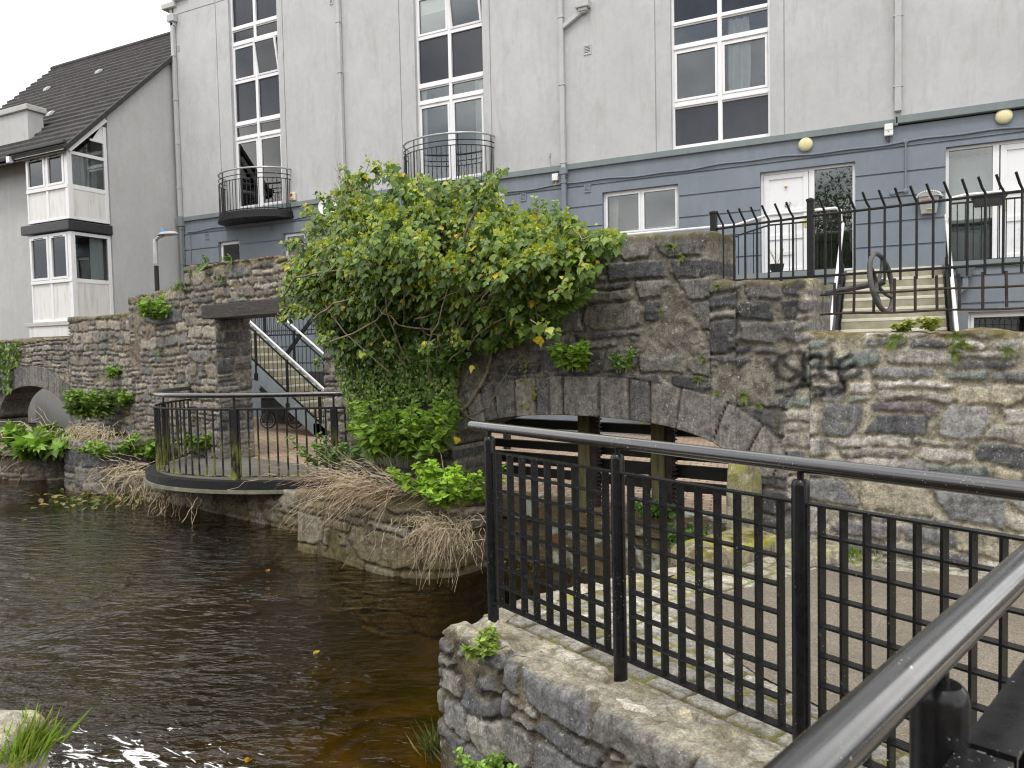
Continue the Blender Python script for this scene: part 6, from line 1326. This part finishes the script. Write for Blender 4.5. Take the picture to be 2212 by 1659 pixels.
for x, y, r, l in ((1452, 535, .13, 'fern tuft under the pale cap of the tall wall section'), (1470, 555, .1, 'drooping fern below the tuft near the wall corner post'), (1550, 620, .09, 'fern on the wall shoulder right of the corner post'), (1430, 675, .07, 'tiny fern in the joint left of the rough patch'), (1255, 660, .09, 'olive fern left of the big dark block'), (1510, 820, .11, 'fern above the right shoulder of the arch ring'), (1550, 845, .08, 'fern beside the one on the right arch shoulder'), (1608, 855, .12, 'largest fern on the fan of arch stones'), (1640, 877, .08, 'small fern below the largest arch fern'), (1520, 775, .09, 'fern left of the sprayed scrawl'), (1940, 730, .13, 'fern at the top edge of the low wall'), (1930, 745, .09, 'fern hanging beside the vertical wall joint'), (2062, 725, .1, 'fern right of centre on the low wall top'), (2078, 745, .12, 'fern two stones below the low wall top'), (2062, 765, .1, 'dark fern beneath the other ferns on the low wall'), (2180, 757, .09, 'fern at the right edge of the low wall')):
    fern(l, at(x, y, n=WR-.03), r*.72, 9, (.14, .19, .03))
for x, y, r, l in ((450, 565, .3, 'spiky weed on the wall top left of the small ground floor window'), (500, 560, .2, 'weed on the wall top below the ground floor windows'), (395, 620, .3, 'pale weed at the step in the wall top beside the street lamp'), (480, 600, .16, 'fern in the wall face under the wall top weeds'), (410, 590, .14, 'fern at the upper corner of the stepped wall'), (350, 760, .14, 'fern midway up the left wall')):
    fern(l, at(x, y, n=WL-.05), r, 9, (.13, .2, .045))
for x, y, l in ((1945, 708, 'small yellow green weed on the low wall top beside the rusty rails'), (2015, 705, 'second small weed on the low wall top below the steps')):
    herb(l, at(x, y+8, n=WR+.1), .07, .1, 7, .045, tone=(.2, .28, .06), lean=1., ry=.06)
def grass(label, c, r, h, n, tone=(.2, .3, .04), w=.1, lean=(0, 0)):
    t = thing('grass_tuft', label, 'grass', c); c = np.array(c, float); P = c+np.c_[rng.normal(0, r*.4, n), rng.normal(0, r*.4, n), 0*np.ones(n)]; D = np.c_[rng.normal(lean[0], .45, n), rng.normal(lean[1], .45, n), np.ones(n)]; S = h*(.45+.65*rng.random(n)); Cc = np.array(tone)*(.7+.7*rng.random((n, 1))); dry = rng.random(n) < .2; Cc[dry] = np.array((.42, .33, .16))
    leaves('blade', P, D, rnd(n)+OUT, S, Cc, t, 'blade', 'blade', wide=w*6); return t
grass('bright green grass tuft growing on the bank stone in the bottom left corner', at(42, 1640, Z=-.6), .16, .26, 190, (.24, .34, .05), .1, (.25, .1))
grass('olive water grass at the foot of the near quay corner', (-2.42, 3.72, -.84), .08, .22, 60, (.14, .16, .05), .08, (-.35, -.1))
for p, l in (((-.62, 6.22, -.1), 'fresh green grass at the wall foot beside the asphalt path'), ((-.35, 6.35, -.1), 'low grass at the wall foot right of the kerb stones')):
    grass(l, p, .22, .1, 160, (.17, .3, .04), .06)
herb('low clipped yellow green hedge seen across the yard through the arch', tuple(W(-5.2, 8.2, -.2)), 1.6, .75, 70, .09, 'hedge', 'hedge', (.2, .28, .05), .8, ry=.5)
# a tree across the lane behind the viewer, seen only as a dark reflection in the glass beside the white door
tr = thing('street_tree', 'dark leafy tree that shows as a reflection in the glass beside the white door', 'tree', (-3.0, -10.5, -.1))
m = MB(); m.tube([(-3, -10.5, -.1), (-2.95, -10.45, 1.8), (-3.05, -10.5, 3.6), (-3.0, -10.4, 9)], [.2, .16, .12, .04], 10)
for k in range(16):
    a = rng.random()*6.28; z = 2.2+6*rng.random(); e = np.array([-3+1.9*math.cos(a), -10.5+1.6*math.sin(a), z+1.3]); m.tube([(-3, -10.5, z), ((-3+e[0])/2, (-10.5+e[1])/2, z+.8), e], [.06, .035, .012], 6)
m.build('trunk', 'ivy_stem', tr, smooth=True)
n = 8000; v = rnd(n); v /= np.linalg.norm(v, axis=1)[:, None]; rad = rng.random(n)**.45; PP = np.array([-3, -10.5, 6.6])+v*rad[:, None]*(2.4, 2.0, 4.6); keep = fbm(PP[:, 0]*1.3, PP[:, 1]*1.3, PP[:, 2]*1.3, 4, 3) > -.12; PP = PP[keep]; k = len(PP)
leaves('crown', PP, rnd(k)+(0, 0, -.5), rnd(k)+(0, 0, .6), .11+.09*rng.random(k), IVY[rng.integers(0, 5, k)]*(.6+.5*rng.random((k, 1))), tr, 'oval')

def lane_house(label, x0, x1, mat, hE, hR):
    t = thing('lane_house', label, 'house', ((x0+x1)/2, -22, -.1)); m = MB(); m.box(x0, x1, -30, -22, -.1, hE); m.build('wall', mat, t)
    m = MB(); m.add([(x0-.2, -21.7, hE-.05), (x1+.2, -21.7, hE-.05), (x1+.2, -26, hR), (x0-.2, -26, hR), (x0-.2, -30.3, hE-.05), (x1+.2, -30.3, hE-.05)], [(0, 1, 2, 3), (3, 2, 5, 4), (0, 3, 4), (1, 5, 2), (0, 4, 5, 1)]); m.build('roof', 'tiles', t)
    for k in range(int((x1-x0)/3.2)):
        for z in (1.0, 4.0):
            m = MB(); xx = x0+1.2+3.2*k; frame_cell(m, xx, xx+1.3, z, z+1.5, -22.0, .08, .06); w_ = m.build('window', 'upvc', t); m = MB(); m.box(xx+.08, xx+1.22, -21.99, -21.97, z+.08, z+1.42); m.build('pane', 'spandrel', w_)
lane_house('red brown brick house across the lane seen only reflected in the far left bay window', -46, -16, 'brick', 7.0, 10.2)
lane_house('grey house across the lane seen only as a reflection in the ground floor windows', -15.5, 6, 'render_side', 6.2, 9.4)
lane_house('brown brick house across the lane seen only reflected in the second door glass', 6.5, 30, 'brick', 5.8, 9.0)
m = MB(); m.box(-60, 40, -36, -1.6, -.9, -.1); props(m.build('lane', 'asphalt', base=(0, -18, -.1)), kind='structure')
# ------------------------------------------------------------------ sky and sun
w = bpy.data.worlds.new('World'); sc.world = w; w.use_nodes = True; nt = w.node_tree; nt.nodes.clear()
nd = nt.nodes.new; lk = nt.links.new
SE, SAZ = R(60), R(172)          # sun height; bearing (from +Y, clockwise)
sky = nd('ShaderNodeTexSky'); sky.sky_type = 'NISHITA'; sky.sun_disc = False; sky.sun_elevation = SE; sky.sun_rotation = SAZ; sky.air_density = 1.0; sky.dust_density = 3.0; sky.ozone_density = 1.0
tc = nd('ShaderNodeTexCoord'); mp = nd('ShaderNodeMapping'); mp.inputs['Scale'].default_value = (1, 1, 2.2); lk(tc.outputs['Generated'], mp.inputs['Vector'])
nz = nd('ShaderNodeTexNoise'); nz.inputs['Scale'].default_value = 2.6; nz.inputs['Detail'].default_value = 7; nz.inputs['Roughness'].default_value = .58; lk(mp.outputs[0], nz.inputs['Vector'])
mr = nd('ShaderNodeMapRange'); mr.inputs['From Min'].default_value = .26; mr.inputs['From Max'].default_value = .42; lk(nz.outputs['Fac'], mr.inputs['Value'])
n2 = nd('ShaderNodeTexNoise'); n2.inputs['Scale'].default_value = 3.2; n2.inputs['Detail'].default_value = 5; lk(mp.outputs[0], n2.inputs['Vector'])
cm = nd('ShaderNodeMix'); cm.data_type = 'RGBA'; mr2 = nd('ShaderNodeMapRange'); mr2.inputs['From Min'].default_value = .36; mr2.inputs['From Max'].default_value = .58; lk(n2.outputs['Fac'], mr2.inputs['Value']); lk(mr2.outputs[0], cm.inputs[0]); cm.inputs[6].default_value = (6.0, 6.4, 7.2, 1); cm.inputs[7].default_value = (16.5, 16.2, 15.6, 1)
mx = nd('ShaderNodeMix'); mx.data_type = 'RGBA'; lk(mr.outputs[0], mx.inputs[0]); lk(sky.outputs[0], mx.inputs[6]); lk(cm.outputs[2], mx.inputs[7])
bg = nd('ShaderNodeBackground'); bg.inputs['Strength'].default_value = .1; lk(mx.outputs[2], bg.inputs['Color']); ow = nd('ShaderNodeOutputWorld'); lk(bg.outputs[0], ow.inputs['Surface'])
sl = bpy.data.lights.new('sun', 'SUN'); sl.energy = 1.0; sl.angle = R(14); sl.color = (1, .97, .93); so = bpy.data.objects.new('sun', sl); COL.objects.link(so)
sd = Vector((math.sin(SAZ)*math.cos(SE), math.cos(SAZ)*math.cos(SE), math.sin(SE))); so.rotation_euler = sd.to_track_quat('Z', 'Y').to_euler()
vs = sc.view_settings; vs.view_transform = 'Standard'; vs.look = 'None'; vs.gamma = 1; vs.exposure = .55; vs.use_curve_mapping = False
sc.cycles.max_bounces = 8; sc.cycles.pixel_filter_type = 'BLACKMAN_HARRIS'; sc.cycles.filter_width = 1.15; sc.cycles.transparent_max_bounces = 16; sc.cycles.use_denoising = True; sc.cycles.caustics_reflective = False; sc.cycles.caustics_refractive = False
for o in bpy.data.objects:
    if '_loc' in o: del o['_loc']
